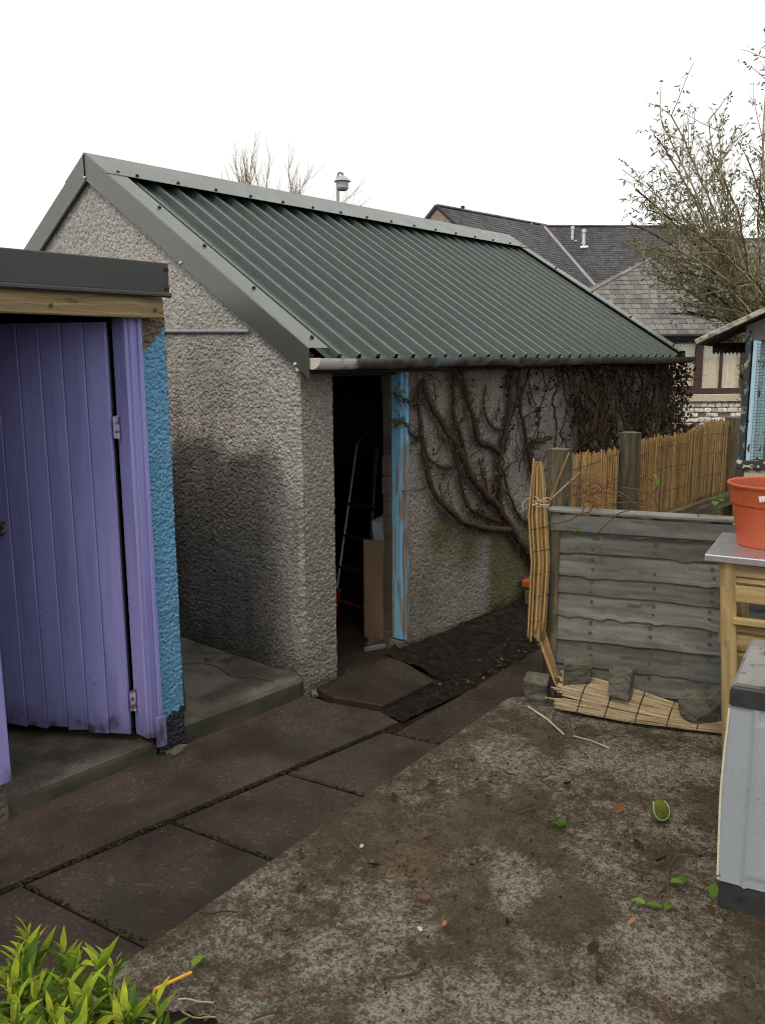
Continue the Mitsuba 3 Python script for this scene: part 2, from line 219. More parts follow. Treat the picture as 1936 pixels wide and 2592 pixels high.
# small things
put_mat('m_terracotta', lambda p, n, uv: mix((0.40, 0.075, 0.026), (0.46, 0.10, 0.04), fbm(p.x * 16, p.y * 16, p.z * 16, 3)), 0.42, 0.45)
put_mat('m_stainless', lambda p, n, uv: mix((0.50, 0.50, 0.52), (0.60, 0.60, 0.62), noise(p.x * 14, p.y * 180, 0.0)), 0.34, 0.5, metallic=0.85)
def c_cab(p, n, uv):
    c = mix((0.29, 0.325, 0.365), (0.36, 0.395, 0.43), fbm(p.x * 5, p.y * 5, p.z * 3, 3))
    return mix(c, (0.11, 0.10, 0.08), 0.5 * smoothstep(0.80, 0.88, noise(p.x * 260, p.y * 260, p.z * 200)) * smoothstep(0.4, 0.7, fbm(p.x * 9, p.y * 9, p.z * 6, 3)))
put_mat('m_cabinet', c_cab, 0.38, 0.45)
def c_lid(p, n, uv):
    c = mix((0.13, 0.14, 0.135), (0.27, 0.28, 0.27), fbm(p.x * 8, p.y * 8, 2.0, 4))
    return mix(c, (0.05, 0.04, 0.03), 0.6 * smoothstep(0.6, 0.8, fbm(p.x * 26, p.y * 26, 1.0, 3)))
put_mat('m_lid', c_lid, 0.3, 0.5)
put_mat('m_charcoal', lambda p, n, uv: mix((0.018, 0.020, 0.023), (0.05, 0.052, 0.054), fbm(p.x * 30, p.y * 30, p.z * 30, 3)), 0.45, 0.45)
put_mat('m_cream_edge', (0.62, 0.61, 0.46), 0.4, 0.4)
put_mat('m_felt', lambda p, n, uv: mix((0.070, 0.095, 0.014), (0.150, 0.185, 0.030), noise(p.x * 300, p.y * 300, p.z * 300)) * (0.65 + 0.5 * fbm(p.x * 40, p.y * 40, p.z * 40, 2)), 0.95, 0.1,
        (lambda p, n, uv: 0.003 * noise(p.x * 350, p.y * 350, p.z * 350), 5e-4))
put_mat('m_white_seam', (0.34, 0.335, 0.28), 0.8, 0.2)
put_mat('m_yellow', (0.70, 0.33, 0.03), 0.5, 0.4)
# hutch
def c_palepeel(p, n, uv):
    f = fbm(p.x * 60, p.y * 60, p.z * 16, 4)
    return mix((0.42, 0.66, 0.78), (0.06, 0.045, 0.035), smoothstep(0.60, 0.63, f * (0.9 + 0.35 * smoothstep(0.86, 0.3, uv.x))))
put_mat('m_pale_blue', c_palepeel, 0.5, 0.4)
put_mat('m_hutch_dark', lambda p, n, uv: mix((0.035, 0.05, 0.055), mix((0.34, 0.33, 0.29), (0.08, 0.06, 0.045), noise(p.x * 70, p.y * 70, p.z * 40)), smoothstep(0.56, 0.62, fbm(p.x * 40, p.y * 40, p.z * 25, 3))), 0.6, 0.3)
put_mat('m_hutch_rail', lambda p, n, uv: mix((0.055, 0.042, 0.036), (0.5, 0.52, 0.47), smoothstep(0.55, 0.6, fbm(p.x * 38, p.y * 38, p.z * 50, 4))), 0.6, 0.3)
put_mat('m_hutch_cream', lambda p, n, uv: mix((0.52, 0.47, 0.34), (0.20, 0.13, 0.07), smoothstep(0.52, 0.66, fbm(p.x * 34, p.y * 34, p.z * 26, 4))), 0.6, 0.3)
put_mat('m_hutch_grey', (0.14, 0.14, 0.13), 0.8, 0.2)
put_mat('m_roof_felt', lambda p, n, uv: mix((0.16, 0.14, 0.11), (0.48, 0.44, 0.36), smoothstep(0.35, 0.65, fbm(p.x * 40, p.y * 40, p.z * 40, 4))), 0.9, 0.2)
# far house
def c_slate(p, n, uv):
    t = tone(uv)
    c = mix((0.096, 0.092, 0.088), (0.195, 0.187, 0.173), t)
    pale = smoothstep(0.52, 0.66, fbm(uv.x * 0.55, p.z * 0.25, 3.0, 2))
    c = mix(c, c * 1.45, 0.8 * pale)
    return mix(c, (0.16, 0.145, 0.10), 0.35 * smoothstep(0.5, 0.7, fbm(p.x * 1.5, p.y * 1.5, p.z * 1.5, 3))) * (0.85 + 0.3 * noise(p.x * 22, p.y * 22, p.z * 22))
put_mat('m_slate', c_slate, 0.6, 0.35)
put_mat('m_slate_far', lambda p, n, uv: mix((0.046, 0.046, 0.051), (0.088, 0.086, 0.092), tone(uv)) * (0.7 + 0.6 * fbm(p.x * 0.9, p.y * 0.9, p.z * 0.35, 4)), 0.65, 0.3)
put_mat('m_lead', (0.32, 0.32, 0.34), 0.5, 0.4)
put_mat('m_render', lambda p, n, uv: mix((0.28, 0.22, 0.16), (0.40, 0.33, 0.25), fbm(p.x * 6, p.y * 6, p.z * 6, 4)), 0.9, 0.2)
put_mat('m_grey_render', lambda p, n, uv: mix((0.22, 0.20, 0.17), (0.34, 0.31, 0.27), fbm(p.x * 5, p.y * 5, p.z * 5, 4)), 0.9, 0.2)
put_mat('m_mortar', lambda p, n, uv: mix((0.16, 0.155, 0.135), (0.24, 0.23, 0.20), fbm(p.x * 20, p.y * 20, p.z * 20, 3)), 0.9, 0.2)
put_mat('m_limestone', lambda p, n, uv: mix(mix((0.70, 0.665, 0.60), (0.84, 0.825, 0.78), tone(uv)), (0.56, 0.44, 0.27), smoothstep(0.86, 0.9, cell_rand(dr.floor(uv.y * 0.1 + 0.05), 9, 1))) * (0.72 + 0.4 * fbm(p.x * 14, p.y * 14, p.z * 14, 4)), 0.85, 0.25,
        (lambda p, n, uv: 0.03 * fbm(p.x * 16, p.y * 16, p.z * 16, 4), 4e-3))
put_mat('m_sandstone', lambda p, n, uv: mix((0.50, 0.43, 0.32), (0.60, 0.53, 0.41), fbm(p.x * 10, p.y * 10, p.z * 10, 3)), 0.85, 0.2)
put_mat('m_brown_frame', lambda p, n, uv: mix((0.045, 0.020, 0.016), (0.075, 0.036, 0.030), fbm(p.x * 8, p.y * 8, p.z * 8, 2)), 0.35, 0.5)
put_mat('m_blind', lambda p, n, uv: mix((0.76, 0.71, 0.55), (0.86, 0.83, 0.66), tone(uv)), 0.8, 0.2)
put_mat('m_galv', (0.42, 0.43, 0.44), 0.45, 0.4)
put_mat('m_flue', (0.70, 0.71, 0.70), 0.4, 0.4)
put_mat('m_lamp_green', (0.08, 0.22, 0.15), 0.4, 0.4)
scene['m_glass'] = {'type': 'thindielectric', 'int_ior': 1.5}

# ------------------------------------------------------------------ helpers
def key_of(name):
    if name not in scene and name not in labels and name not in used: used.add(name); return name
    k = 1
    while f'{name}_{k:03d}' in scene or f'{name}_{k:03d}' in used: k += 1
    used.add(f'{name}_{k:03d}'); return f'{name}_{k:03d}'
used = set()
def thing(name, label, cat, group=None):
    k = key_of(name); labels[k] = {'label': label, 'category': cat}
    if group: labels[k]['group'] = group
    return k
def part(parent, name, mesh, mat, smooth=False, uv=None, label=None, stuff=False):
    k = key_of(f'{parent}__{name}')
    if isinstance(mesh, tuple) and len(mesh) == 3: uv = mesh[2]; mesh = mesh[:2]
    scene[k] = mikit.ply(mesh, mat, smooth=smooth, uv=uv if isinstance(smooth, bool) else None)
    e = {}
    if label: e['label'] = label
    if stuff: e['kind'] = 'stuff'
    if e: labels[k] = e
    return k
def single(name, mesh, mat, label, cat, smooth=False, group=None, stuff=False):
    k = thing(name, label, cat, group); uv = None
    if isinstance(mesh, tuple) and len(mesh) == 3: uv = mesh[2]; mesh = mesh[:2]
    scene[k] = mikit.ply(mesh, mat, smooth=smooth, uv=uv if isinstance(smooth, bool) else None)
    if stuff: labels[k]['kind'] = 'stuff'
    return k
def struct(name, mesh, mat, label, smooth=False):
    uv = None
    if isinstance(mesh, tuple) and len(mesh) == 3: uv = mesh[2]; mesh = mesh[:2]
    k = key_of(name); scene[k] = mikit.ply(mesh, mat, smooth=smooth, uv=uv if isinstance(smooth, bool) else None); labels[k] = {'label': label, 'kind': 'structure'}
    return k
NID = [0]
def nid(): NID[0] += 1; return NID[0] * 10.0
def unit(v): v = np.asarray(v, float); return v / max(np.linalg.norm(v), 1e-12)
def tris(f):
    f = np.asarray(f); return np.vstack([f[:, [0, 1, 2]], f[:, [0, 2, 3]]]) if f.shape[1] == 4 else f
def join(ms):
    v, f, u, o = [], [], [], 0
    for m in ms:
        if not isinstance(m, tuple): m = (np.asarray(m.vertices), np.asarray(m.faces), np.zeros((len(m.vertices), 2)))
        v.append(m[0]); f.append(tris(m[1]) + o); u.append(m[2]); o += len(m[0])
    return np.vstack(v), np.vstack(f), np.vstack(u)
def beam(p0, p1, w, h, side=None, bev=0.003, segs=1, wob=0.0, edge=None):
    """A bar from p0 to p1 (centre line), w along `side`, h across both; bevelled long edges; uv carries the grain."""
    p0, p1 = np.asarray(p0, float), np.asarray(p1, float); L = np.linalg.norm(p1 - p0); d = (p1 - p0) / L
    s = V(0, 0, 1) if side is None else np.asarray(side, float); s = unit(s - d * (s @ d)); t = np.cross(d, s)
    b = min(bev, w * 0.3, h * 0.3); a, c = w / 2, h / 2
    prof = [(-a + b, -c), (a - b, -c), (a, -c + b), (a, c - b), (a - b, c), (-a + b, c), (-a, c - b), (-a, -c + b)]
    n = segs + 1; off = nid(); r0 = rng.random() * 50; vs, us = [], []
    run = np.cumsum([0] + [math.hypot(prof[(k + 1) % 8][0] - prof[k][0], prof[(k + 1) % 8][1] - prof[k][1]) for k in range(7)])
    jit = rng.normal(0, 1, n) * wob
    for i in range(n):
        x = L * i / segs; e = 0 if edge is None else edge[i]
        for k, (u, q) in enumerate(prof):
            uu = u + (e if u < 0 else 0)
            vs.append(p0 + d * x + s * uu + t * (q + jit[i])); us.append((r0 + x, off + run[k] + 0.2))
    f = []
    for i in range(segs):
        for k in range(8):
            f.append((i * 8 + k, i * 8 + (k + 1) % 8, (i + 1) * 8 + (k + 1) % 8, (i + 1) * 8 + k))
    f = tris(np.array(f)).tolist()
    m = (n - 1) * 8
    for k in range(1, 7): f.append((0, k + 1, k)); f.append((m, m + k, m + k + 1))
    return np.array(vs), np.array(f), np.array(us)
def box(lo, hi, bev=0.004):
    lo, hi = np.minimum(lo, hi).astype(float), np.maximum(lo, hi).astype(float); d = hi - lo; a = int(np.argmax(d)); o = [k for k in range(3) if k != a]
    c = (lo + hi) / 2; p0, p1 = c.copy(), c.copy(); p0[a], p1[a] = lo[a], hi[a]; s = np.zeros(3); s[o[0]] = 1
    return beam(p0, p1, d[o[0]], d[o[1]], s, bev)
def tube(pts, r, n=6, caps=True):
    p = np.asarray(pts, float); r = np.broadcast_to(np.asarray(r, float), len(p)); t = np.gradient(p, axis=0); t /= np.linalg.norm(t, axis=1, keepdims=True) + 1e-12
    ref = V(0.31, 0.47, 0.83) if abs(t[0] @ V(0.31, 0.47, 0.83)) < 0.95 else V(1, 0, 0)
    u = unit(np.cross(t[0], ref)); vs, us, off = [], [], nid(); a = np.arange(n) * 2 * math.pi / n; x = 0
    for i in range(len(p)):
        u = unit(u - t[i] * (u @ t[i])); w = np.cross(t[i], u)
        if i: x += np.linalg.norm(p[i] - p[i - 1])
        vs.append(p[i] + r[i] * (np.cos(a)[:, None] * u + np.sin(a)[:, None] * w)); us.append(np.stack([np.full(n, x), np.full(n, off + 0.2)], 1))
    f = [(i * n + k, i * n + (k + 1) % n, (i + 1) * n + (k + 1) % n, (i + 1) * n + k) for i in range(len(p) - 1) for k in range(n)]
    f = tris(np.array(f)).tolist()
    if caps:
        m = (len(p) - 1) * n
        for k in range(1, n - 1): f.append((0, k + 1, k)); f.append((m, m + k, m + k + 1))
    return np.vstack(vs), np.array(f), np.vstack(us)
def lathe(prof, c, n=40):
    prof = np.asarray(prof, float); a = np.arange(n) * 2 * math.pi / n
    v = np.vstack([np.stack([c[0] + r * np.cos(a), c[1] + r * np.sin(a), np.full(n, c[2] + z)], 1) for r, z in prof])
    f = [(i * n + k, i * n + (k + 1) % n, (i + 1) * n + (k + 1) % n, (i + 1) * n + k) for i in range(len(prof) - 1) for k in range(n)]
    return v, tris(np.array(f)), np.stack([np.zeros(len(v)), np.full(len(v), nid())], 1)
def quad(a, b, c, d):
    return np.array([a, b, c, d], float), np.array([[0, 1, 2], [0, 2, 3]]), np.array([[0, 0], [1, 0], [1, .1], [0, .1]]) + [0, nid()]
def slab(poly, z0, z1, bev=0.006):
    """A flat stone with the outline poly (counter-clockwise), slightly bevelled at the top."""
    p = np.asarray(poly, float); area = np.sum(p[:, 0] * np.roll(p[:, 1], -1) - np.roll(p[:, 0], -1) * p[:, 1]); p = p if area > 0 else p[::-1]
    n, c = len(p), p.mean(0); ins = c + (p - c) * (1 - bev / np.linalg.norm(p - c, axis=1).mean())
    v = np.vstack([np.c_[p, np.full(n, z0)], np.c_[p, np.full(n, z1 - bev)], np.c_[ins, np.full(n, z1)]])
    f = [(l * n + k, l * n + (k + 1) % n, (l + 1) * n + (k + 1) % n) for l in (0, 1) for k in range(n)] + [(l * n + k, (l + 1) * n + (k + 1) % n, (l + 1) * n + k) for l in (0, 1) for k in range(n)]
    f += [tuple(2 * n + i for i in t) for t in trimesh.creation.triangulate_polygon(__import__('shapely').Polygon(ins), engine='earcut')[1]] if n > 4 else [(2 * n, 2 * n + 1, 2 * n + 2)] + ([(2 * n, 2 * n + 2, 2 * n + 3)] if n == 4 else [])
    return v, np.array(f), np.c_[v[:, 0], np.full(len(v), nid())]
def grid(fn, nu, nv):
    """fn(u, v) -> points for u, v in [0, 1]."""
    u, v = np.meshgrid(np.linspace(0, 1, nu + 1), np.linspace(0, 1, nv + 1), indexing='ij')
    p = fn(u, v).reshape(-1, 3); i = np.arange((nu + 1) * (nv + 1)).reshape(nu + 1, nv + 1)
    f = np.stack([i[:-1, :-1], i[1:, :-1], i[1:, 1:], i[:-1, 1:]], -1).reshape(-1, 4)
    return p, tris(f), np.c_[p[:, 0] + p[:, 1], np.full(len(p), nid())]
def dash(m, nrm, size=0.016, amp=0.007, seed=1):
    p, f, uv = m; nrm = np.asarray(nrm, float); ax = [k for k in range(3) if abs(nrm[k]) < 0.5][:2]
    return p + nrm * lumps(p, p[:, ax], size, amp, seed)[:, None], f, uv
def lumps(p, q, size, amp, seed):
    """Thrown roughcast: pebble lumps standing out of the render."""
    r = np.random.default_rng(seed); lo, hi = q.min(0) - 0.03, q.max(0) + 0.03
    n = int(np.prod(hi - lo) / size ** 2 * 1.2); s = lo + r.random((n, 2)) * (hi - lo); hgt = 0.35 + 0.65 * r.random(n)
    d, i = cKDTree(s).query(q, k=2)
    rad = size * (.45 + .35 * hgt); lump = np.maximum(hgt[i[:, 0]] * np.sqrt((1 - (d[:, 0] / rad[i[:, 0]]) ** 2).clip(0)), hgt[i[:, 1]] * np.sqrt((1 - (d[:, 1] / rad[i[:, 1]]) ** 2).clip(0)))
    wav = meshkit.fbm(p * 5, 3, seed) - 0.5
    return amp * lump + 0.012 * wav + 0.25 * amp * meshkit.noise(p * 160, seed)
def rvec_hull(r_, boxy):
    q = r_.normal(size=(15 if boxy < 1.5 else 13, 3)); q /= np.linalg.norm(q, axis=1, keepdims=True)
    e = max(boxy, 1.0); q = q / (np.abs(q) ** (2 * e)).sum(1, keepdims=True) ** (1 / (2 * e)) * r_.uniform(0.88, 1.05, (len(q), 1))
    if boxy >= 1.5: q = np.vstack([q * 0.9, np.array([(x, y, z) for x in (-1, 1) for y in (-1, 1) for z in (-1, 1)]) * r_.uniform(0.66, 0.95, (8, 3))])
    m = trimesh.convex.convex_hull(q); m = m.subdivide_to_size(0.16); m.merge_vertices(); trimesh.smoothing.filter_humphrey(m, alpha=0.3, beta=0.6, iterations=3); return m
def rock(c, s, seed, rotz=0.0, tilt=0.0, boxy=1.0, sub=4, rough=0.16):
    r_ = np.random.default_rng(seed); h = rvec_hull(r_, boxy); m = h; v = m.vertices.copy(); boxy = 1
    if boxy > 1: v = v / (np.abs(v) ** (2 * boxy)).sum(1, keepdims=True) ** (1 / (2 * boxy))
    v = v * (1 + 0.6 * rough * (meshkit.fbm(v * 1.6 + seed * 7, 3, seed) - 0.5) + 0.07 * (meshkit.fbm(v * 6, 3, seed + 3) - 0.5))[:, None] * np.asarray(s)
    R = trimesh.transformations.euler_matrix(tilt, 0, rotz)[:3, :3]
    return v @ R.T + np.asarray(c), m.faces, np.full((len(v), 2), 0.2) * 0 + [0, nid()]
def leaf_mesh(base, d, nrm, L, w, curl=0.25, n=3):
    """A pointed leaf: n cross rows folded along the midrib and arching over."""
    d = unit(d); nrm = unit(np.asarray(nrm) - d * (np.asarray(nrm) @ d)); s = np.cross(d, nrm); vs = [np.asarray(base, float)]; o = nid()
    for i in range(1, n + 1):
        t = i / (n + 1); hw = w * 0.5 * math.sin(math.pi * t ** 0.75) ; c = base + d * L * t * (1 - 0.3 * curl * t) - nrm * curl * L * t * t
        vs += [c - s * hw + nrm * hw * 0.35, c, c + s * hw + nrm * hw * 0.35]
    vs.append(base + d * L * (1 - 0.3 * curl) - nrm * curl * L); e = len(vs) - 1
    f = [(0, 2, 1), (0, 3, 2)]
    for i in range(n - 1):
        a = 1 + 3 * i; b = a + 3; f += [(a, a + 1, b + 1), (a, b + 1, b), (a + 1, a + 2, b + 2), (a + 1, b + 2, b + 1)]
    a = 1 + 3 * (n - 1); f += [(a, a + 1, e), (a + 1, a + 2, e)]
    return np.array(vs), np.array(f), np.c_[np.linspace(0, 1, len(vs)), np.full(len(vs), o + 0.2)]
def curve(pts, per=5):
    """Catmull-Rom through the points."""
    p = np.asarray(pts, float); p = np.vstack([2 * p[0] - p[1], p, 2 * p[-1] - p[-2]]); out = []
    for i in range(1, len(p) - 2):
        for t in np.arange(per) / per:
            out.append(0.5 * (2 * p[i] + (p[i + 1] - p[i - 1]) * t + (2 * p[i - 1] - 5 * p[i] + 4 * p[i + 1] - p[i + 2]) * t * t + (3 * p[i] - p[i - 1] - 3 * p[i + 1] + p[i + 2]) * t ** 3))
    return np.vstack([out, p[-2]])
def rvec(): return unit(rng.normal(size=3))

PZ = -0.45                                              # path level
# ------------------------------------------------------------------ the setting
gx, gy = np.linspace(-160, 160, 65), np.linspace(-160, 160, 65)
struct('ground', (V([-200, -200, -0.50], [200, -200, -0.50], [200, 200, -0.50], [-200, 200, -0.50]), np.array([[0, 1, 2], [0, 2, 3]]), np.zeros((4, 2))), 'm_soil', 'dark bare earth around and behind the outbuildings')
pad_edge = [(-1.6, 1.52), (1.0, 1.742), (1.204, 1.759), (2.225, 1.846), (3.05, 1.918), (3.126, 1.915), (3.17, 1.86)]
top = np.array(pad_edge + [(3.25, 1.80), (3.9, -0.08), (4.6, -2.1), (-1.6, -2.1)])
def pad_mesh():
    import shapely
    poly = shapely.Polygon(top); xs, ys = np.arange(-1.6, 4.6, 0.03), np.arange(-2.1, 1.95, 0.03)
    g = np.array(np.meshgrid(xs, ys)).reshape(2, -1).T; g = g + rng.uniform(-0.006, 0.006, g.shape)
    g = g[shapely.contains_xy(poly.buffer(-0.02), g[:, 0], g[:, 1])]
    ring = np.array([poly.exterior.interpolate(s).coords[0] for s in np.arange(0, poly.length, 0.025)])
    ring += (meshkit.noise(np.c_[ring * 22, np.zeros(len(ring))])[:, None] - 0.5) * 0.004
    p = np.vstack([ring, g]); from_ = len(ring)
    from scipy.spatial import Delaunay
    t = Delaunay(p).simplices; c = p[t].mean(1); t = t[shapely.contains_xy(poly.buffer(0.004), c[:, 0], c[:, 1])]
    ar = np.cross(p[t[:, 1]] - p[t[:, 0]], p[t[:, 2]] - p[t[:, 0]]); t = np.where((ar > 0)[:, None], t, t[:, ::-1])
    q = np.c_[p * 3, np.zeros(len(p))]; z = 0.016 * (meshkit.fbm(q, 4, 5) - 0.5) + 0.006 * (meshkit.fbm(q * 8, 2, 8) - 0.5)
    z[:from_] = z[:from_] * 0.3 - 0.004
    v = np.vstack([np.c_[p, z], np.c_[ring + 0.0, np.full(from_, -0.52)]]); k = np.arange(from_); k2 = (k + 1) % from_; o = len(p)
    side = np.vstack([np.c_[k, o + k, o + k2], np.c_[k, o + k2, k2]])
    return v, np.vstack([t, side]), np.c_[v[:, 0], np.full(len(v), 0.2)]
struct('yard_pad', pad_mesh(), 'm_pad', 'raised concrete yard mottled with mud, moss and pale worn patches')
# path: a long strip beside the sheds and a row of flags under the pad's edge
def joint(x): return 2.959 + (x - 1.273) * (2.766 - 2.959) / (3.383 - 1.273)
pth = struct('path', box(V(-2.5, 1.4, -0.535), V(9.4, 3.62, -0.472)), 'm_soil', 'sunken path of concrete and dark paving flags')
def flag(x0, x1, y0a, y0b, top_a, top_b, z):
    return slab([(x0 + 0.006 + 0.10, y0a), (x1 + 0.10 - 0.006, y0b), (x1 - 0.006, top_b), (x0 + 0.006, top_a)], -0.47, z, 0.008)
xs = [-2.2, -1.6, -0.95, -0.3, 0.33, 0.95]
part(pth, 'concrete_strip', slab([(-2.5, joint(-2.5) + .012), (1.2, joint(1.2) + .012), (2.4, joint(2.4) + .012), (3.383, 2.775), (3.425, 2.95), (3.34, 3.24), (3.32, 3.60), (-2.5, 3.60)], -0.47, PZ, 0.01), 'm_strip')
fx = [-2.4, -1.75, -1.1, -0.45, 0.15, 0.77, 1.35, 1.98, 2.60, 3.25, 3.9, 4.55, 5.2, 5.85]
for a, b in zip(fx[:-1], fx[1:]):
    ja, jb = min(joint(a), 2.96) - .012, min(joint(b), 2.96) - .012
    if a > 3.2: ja, jb = 2.748 + (a - 3.88) * .06, 2.748 + (b - 3.88) * .06
    part(pth, 'flag', slab([(a + .10 + .008, 2.24), (b + .10 - .008, 2.24), (b - .008, jb), (a + .008, ja)], -0.47, PZ - 0.004 - 0.008 * rng.random(), 0.008), 'm_path')
    part(pth, 'flag', slab([(a + .16 + .008, 1.5), (b + .16 - .008, 1.5), (b + .10 - .008, 2.225), (a + .10 + .008, 2.225)], -0.47, PZ - 0.006, 0.008), 'm_path')
part(pth, 'door_slab', slab([(3.40, 3.42), (3.36, 3.24), (3.445, 2.945), (3.93, 2.955), (4.03, 3.20), (4.10, 3.42)], -0.47, -0.42, 0.01), 'm_path', label='reddish brown slab before the outhouse door')
m = grid(lambda u, v: np.stack([4.06 + 4.6 * u, 2.80 + 0.66 * v + 0.10 * u * (1 - v), -0.478 + 0.085 * v ** 1.5 + 0.045 * (meshkit.fbm(np.stack([u * 44, v * 8, u * 0], -1), 5, 3) - 0.35)], -1), 260, 44)
struct('soil_border', m, 'm_soil', 'dark soil strip along the foot of the outhouse front wall')
m = grid(lambda u, v: np.stack([3.41 + 0.68 * u, 2.772 + 0.19 * v - 0.03 * u, -0.466 + 0.022 * meshkit.fbm(np.stack([u * 40, v * 12, u * 0], -1), 4, 3)], -1), 60, 16)
struct('soil_border', m, 'm_soil', 'small patch of dark soil below the door slab')
struct('garden_bed', box(V(3.42, -3.0, -0.6), V(7.2, 1.83, -0.03)), 'm_soil', 'garden soil behind the low fence panel')
bed = grid(lambda u, v: np.stack([0.50 + 0.60 * u, 1.16 + 0.44 * v, 0.045 * np.clip(1.2 - np.hypot((u - .42) / .56, (v - .5) / .62) ** 2 * 1.15, -0.3, 1) + 0.014 * (meshkit.fbm(np.stack([u * 26, v * 22, u * 0], -1), 4, 3) - 0.5) - 0.012], -1), 80, 60)
struct('soil_heap', bed, 'm_soil', 'dark soil heaped around the lime green plant at the pad corner')
# moss and grit in the joints
mm = []
for k in range(900):
    x = rng.uniform(0.4, 3.3); y = joint(x) + rng.normal(0, 0.010); 
    if k % 4 == 0:
        j = rng.choice(fx[5:10]); y = rng.uniform(2.3, joint(j)); x = j + .10 * (joint(j) - y) / 0.6 + rng.normal(0, .006)
    s = rng.uniform(0.002, 0.0085); t = trimesh.creation.icosphere(subdivisions=0); mm.append((t.vertices * V(s, s, s * .6) + V(x, y, PZ - 0.004), t.faces, np.full((12, 2), 0) + [0, nid()]))
put_mat('m_moss', lambda p, n, uv: mix((0.014, 0.012, 0.008), (0.036, 0.040, 0.014), tone(uv)), 0.95, 0.1)
single('moss', join(mm), 'm_moss', 'moss and grit growing in the joints of the path', 'moss', stuff=True)
# ------------------------------------------------------------------ the outhouse
GX0, GX1, FY, RY, RZ, SL, SLB = 3.32, 8.40, 3.43, 5.345, 2.80, 0.625, 0.60
BY = RY + (RZ - 1.45) / SLB
oh = thing('outhouse', 'long roughcast outhouse with a dark green ribbed metal roof and a dark open doorway', 'outhouse')
def roof_z(y): return np.where(y < RY, RZ - SL * (RY - y), RZ - SLB * (y - RY))
RC = .028                                                  # gable, rounded corner and door pier in one skin
s1, s2, s3 = 6.15 - FY - RC, RC * math.pi / 2, 3.585 - GX0 - RC
def skin(step=.0046):
    ss = np.arange(0, s1 + s2 + s3, step); P_, N_ = [], []
    for s in ss:
        if s < s1: P_.append((GX0, 6.15 - s)); N_.append((-1, 0))
        elif s < s1 + s2: a = (s - s1) / RC; P_.append((GX0 + RC - RC * math.cos(a), FY + RC - RC * math.sin(a))); N_.append((-math.cos(a), -math.sin(a)))
        else: P_.append((GX0 + RC + s - s1 - s2, FY)); N_.append((0, -1))
    P_, N_ = np.array(P_), np.array(N_); zt = np.where(N_[:, 1] > -.99, roof_z(P_[:, 1]) - .045, 1.45); nz = 430; t = np.linspace(0, 1, nz + 1)
    p = np.stack([np.repeat(P_[:, :1], nz + 1, 1), np.repeat(P_[:, 1:], nz + 1, 1), -.47 + (zt[:, None] + .47) * t], -1); q = np.stack([np.repeat(ss[:, None], nz + 1, 1), p[..., 2]], -1).reshape(-1, 2)
    nr = np.repeat(np.c_[N_, np.zeros(len(N_))][:, None], nz + 1, 1).reshape(-1, 3); i = np.arange(len(ss) * (nz + 1)).reshape(len(ss), nz + 1)
    return p.reshape(-1, 3), nr, q, tris(np.stack([i[:-1, :-1], i[1:, :-1], i[1:, 1:], i[:-1, 1:]], -1).reshape(-1, 4))
sp_, sn_, sq_, sf_ = skin()
gm = (sp_ + sn_ * lumps(sp_, sq_, .0125, .0095, 3)[:, None], sf_, np.c_[sp_[:, 1], np.full(len(sp_), nid())])
rest = grid(lambda u, v: np.stack([np.full_like(u, GX0), 6.15 + (BY - 6.15) * u, -0.47 + (roof_z(6.15 + (BY - 6.15) * u) - 0.045 + 0.47) * v], -1), 30, 60)
part(oh, 'gable_wall', join([gm, rest]), 'm_dash', smooth=True)
part(oh, 'door_reveal', dash(grid(lambda u, v: np.stack([np.full_like(u, 3.581), FY - .006 + 0.22 * u, -0.47 + 1.92 * v], -1), 12, 160), (1, 0, 0), .016, .003, 5), 'm_dash', smooth=True)
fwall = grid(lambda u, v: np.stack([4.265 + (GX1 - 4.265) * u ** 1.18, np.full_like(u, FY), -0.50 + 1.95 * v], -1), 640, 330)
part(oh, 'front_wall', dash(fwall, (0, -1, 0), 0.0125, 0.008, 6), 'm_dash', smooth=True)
part(oh, 'side_wall', join([quad((GX1, FY, -.5), (GX1, BY, -.5), (GX1, BY, 1.45), (GX1, FY, 1.45)), (V([GX1, FY, 1.45], [GX1, BY, 1.45], [GX1, RY, RZ - .05]), np.array([[0, 1, 2]]), np.zeros((3, 2)) + [0, nid()]),
     quad((GX0, BY, -.5), (GX1, BY, -.5), (GX1, BY, 1.45), (GX0, BY, 1.45)), quad((GX1 - .2, FY + .2, -.5), (GX1 - .2, BY, -.5), (GX1 - .2, BY, 1.45), (GX1 - .2, FY + .2, 1.45))]), 'm_dash')
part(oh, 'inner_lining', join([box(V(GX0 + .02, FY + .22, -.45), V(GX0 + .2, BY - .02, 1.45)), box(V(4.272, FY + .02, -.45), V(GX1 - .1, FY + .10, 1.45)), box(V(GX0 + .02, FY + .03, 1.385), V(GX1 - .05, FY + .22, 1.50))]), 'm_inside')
part(oh, 'floor', box(V(3.42, 3.42, -.50), V(8.3, BY - .1, -.425)), 'm_path')
for k in range(14):                                       # brick reveal behind the blue post
    z = -0.425 + k * 0.13; b = box(V(4.192 + rng.normal(0, .004), FY + .078, z), V(4.268, FY + .145 + rng.normal(0, .005), z + 0.118), 0.005)
    part(oh, 'brick', b, 'm_brick')
part(oh, 'mortar', box(V(4.200, FY + .082, -.44), V(4.265, FY + .138, 1.40)), 'm_brick')
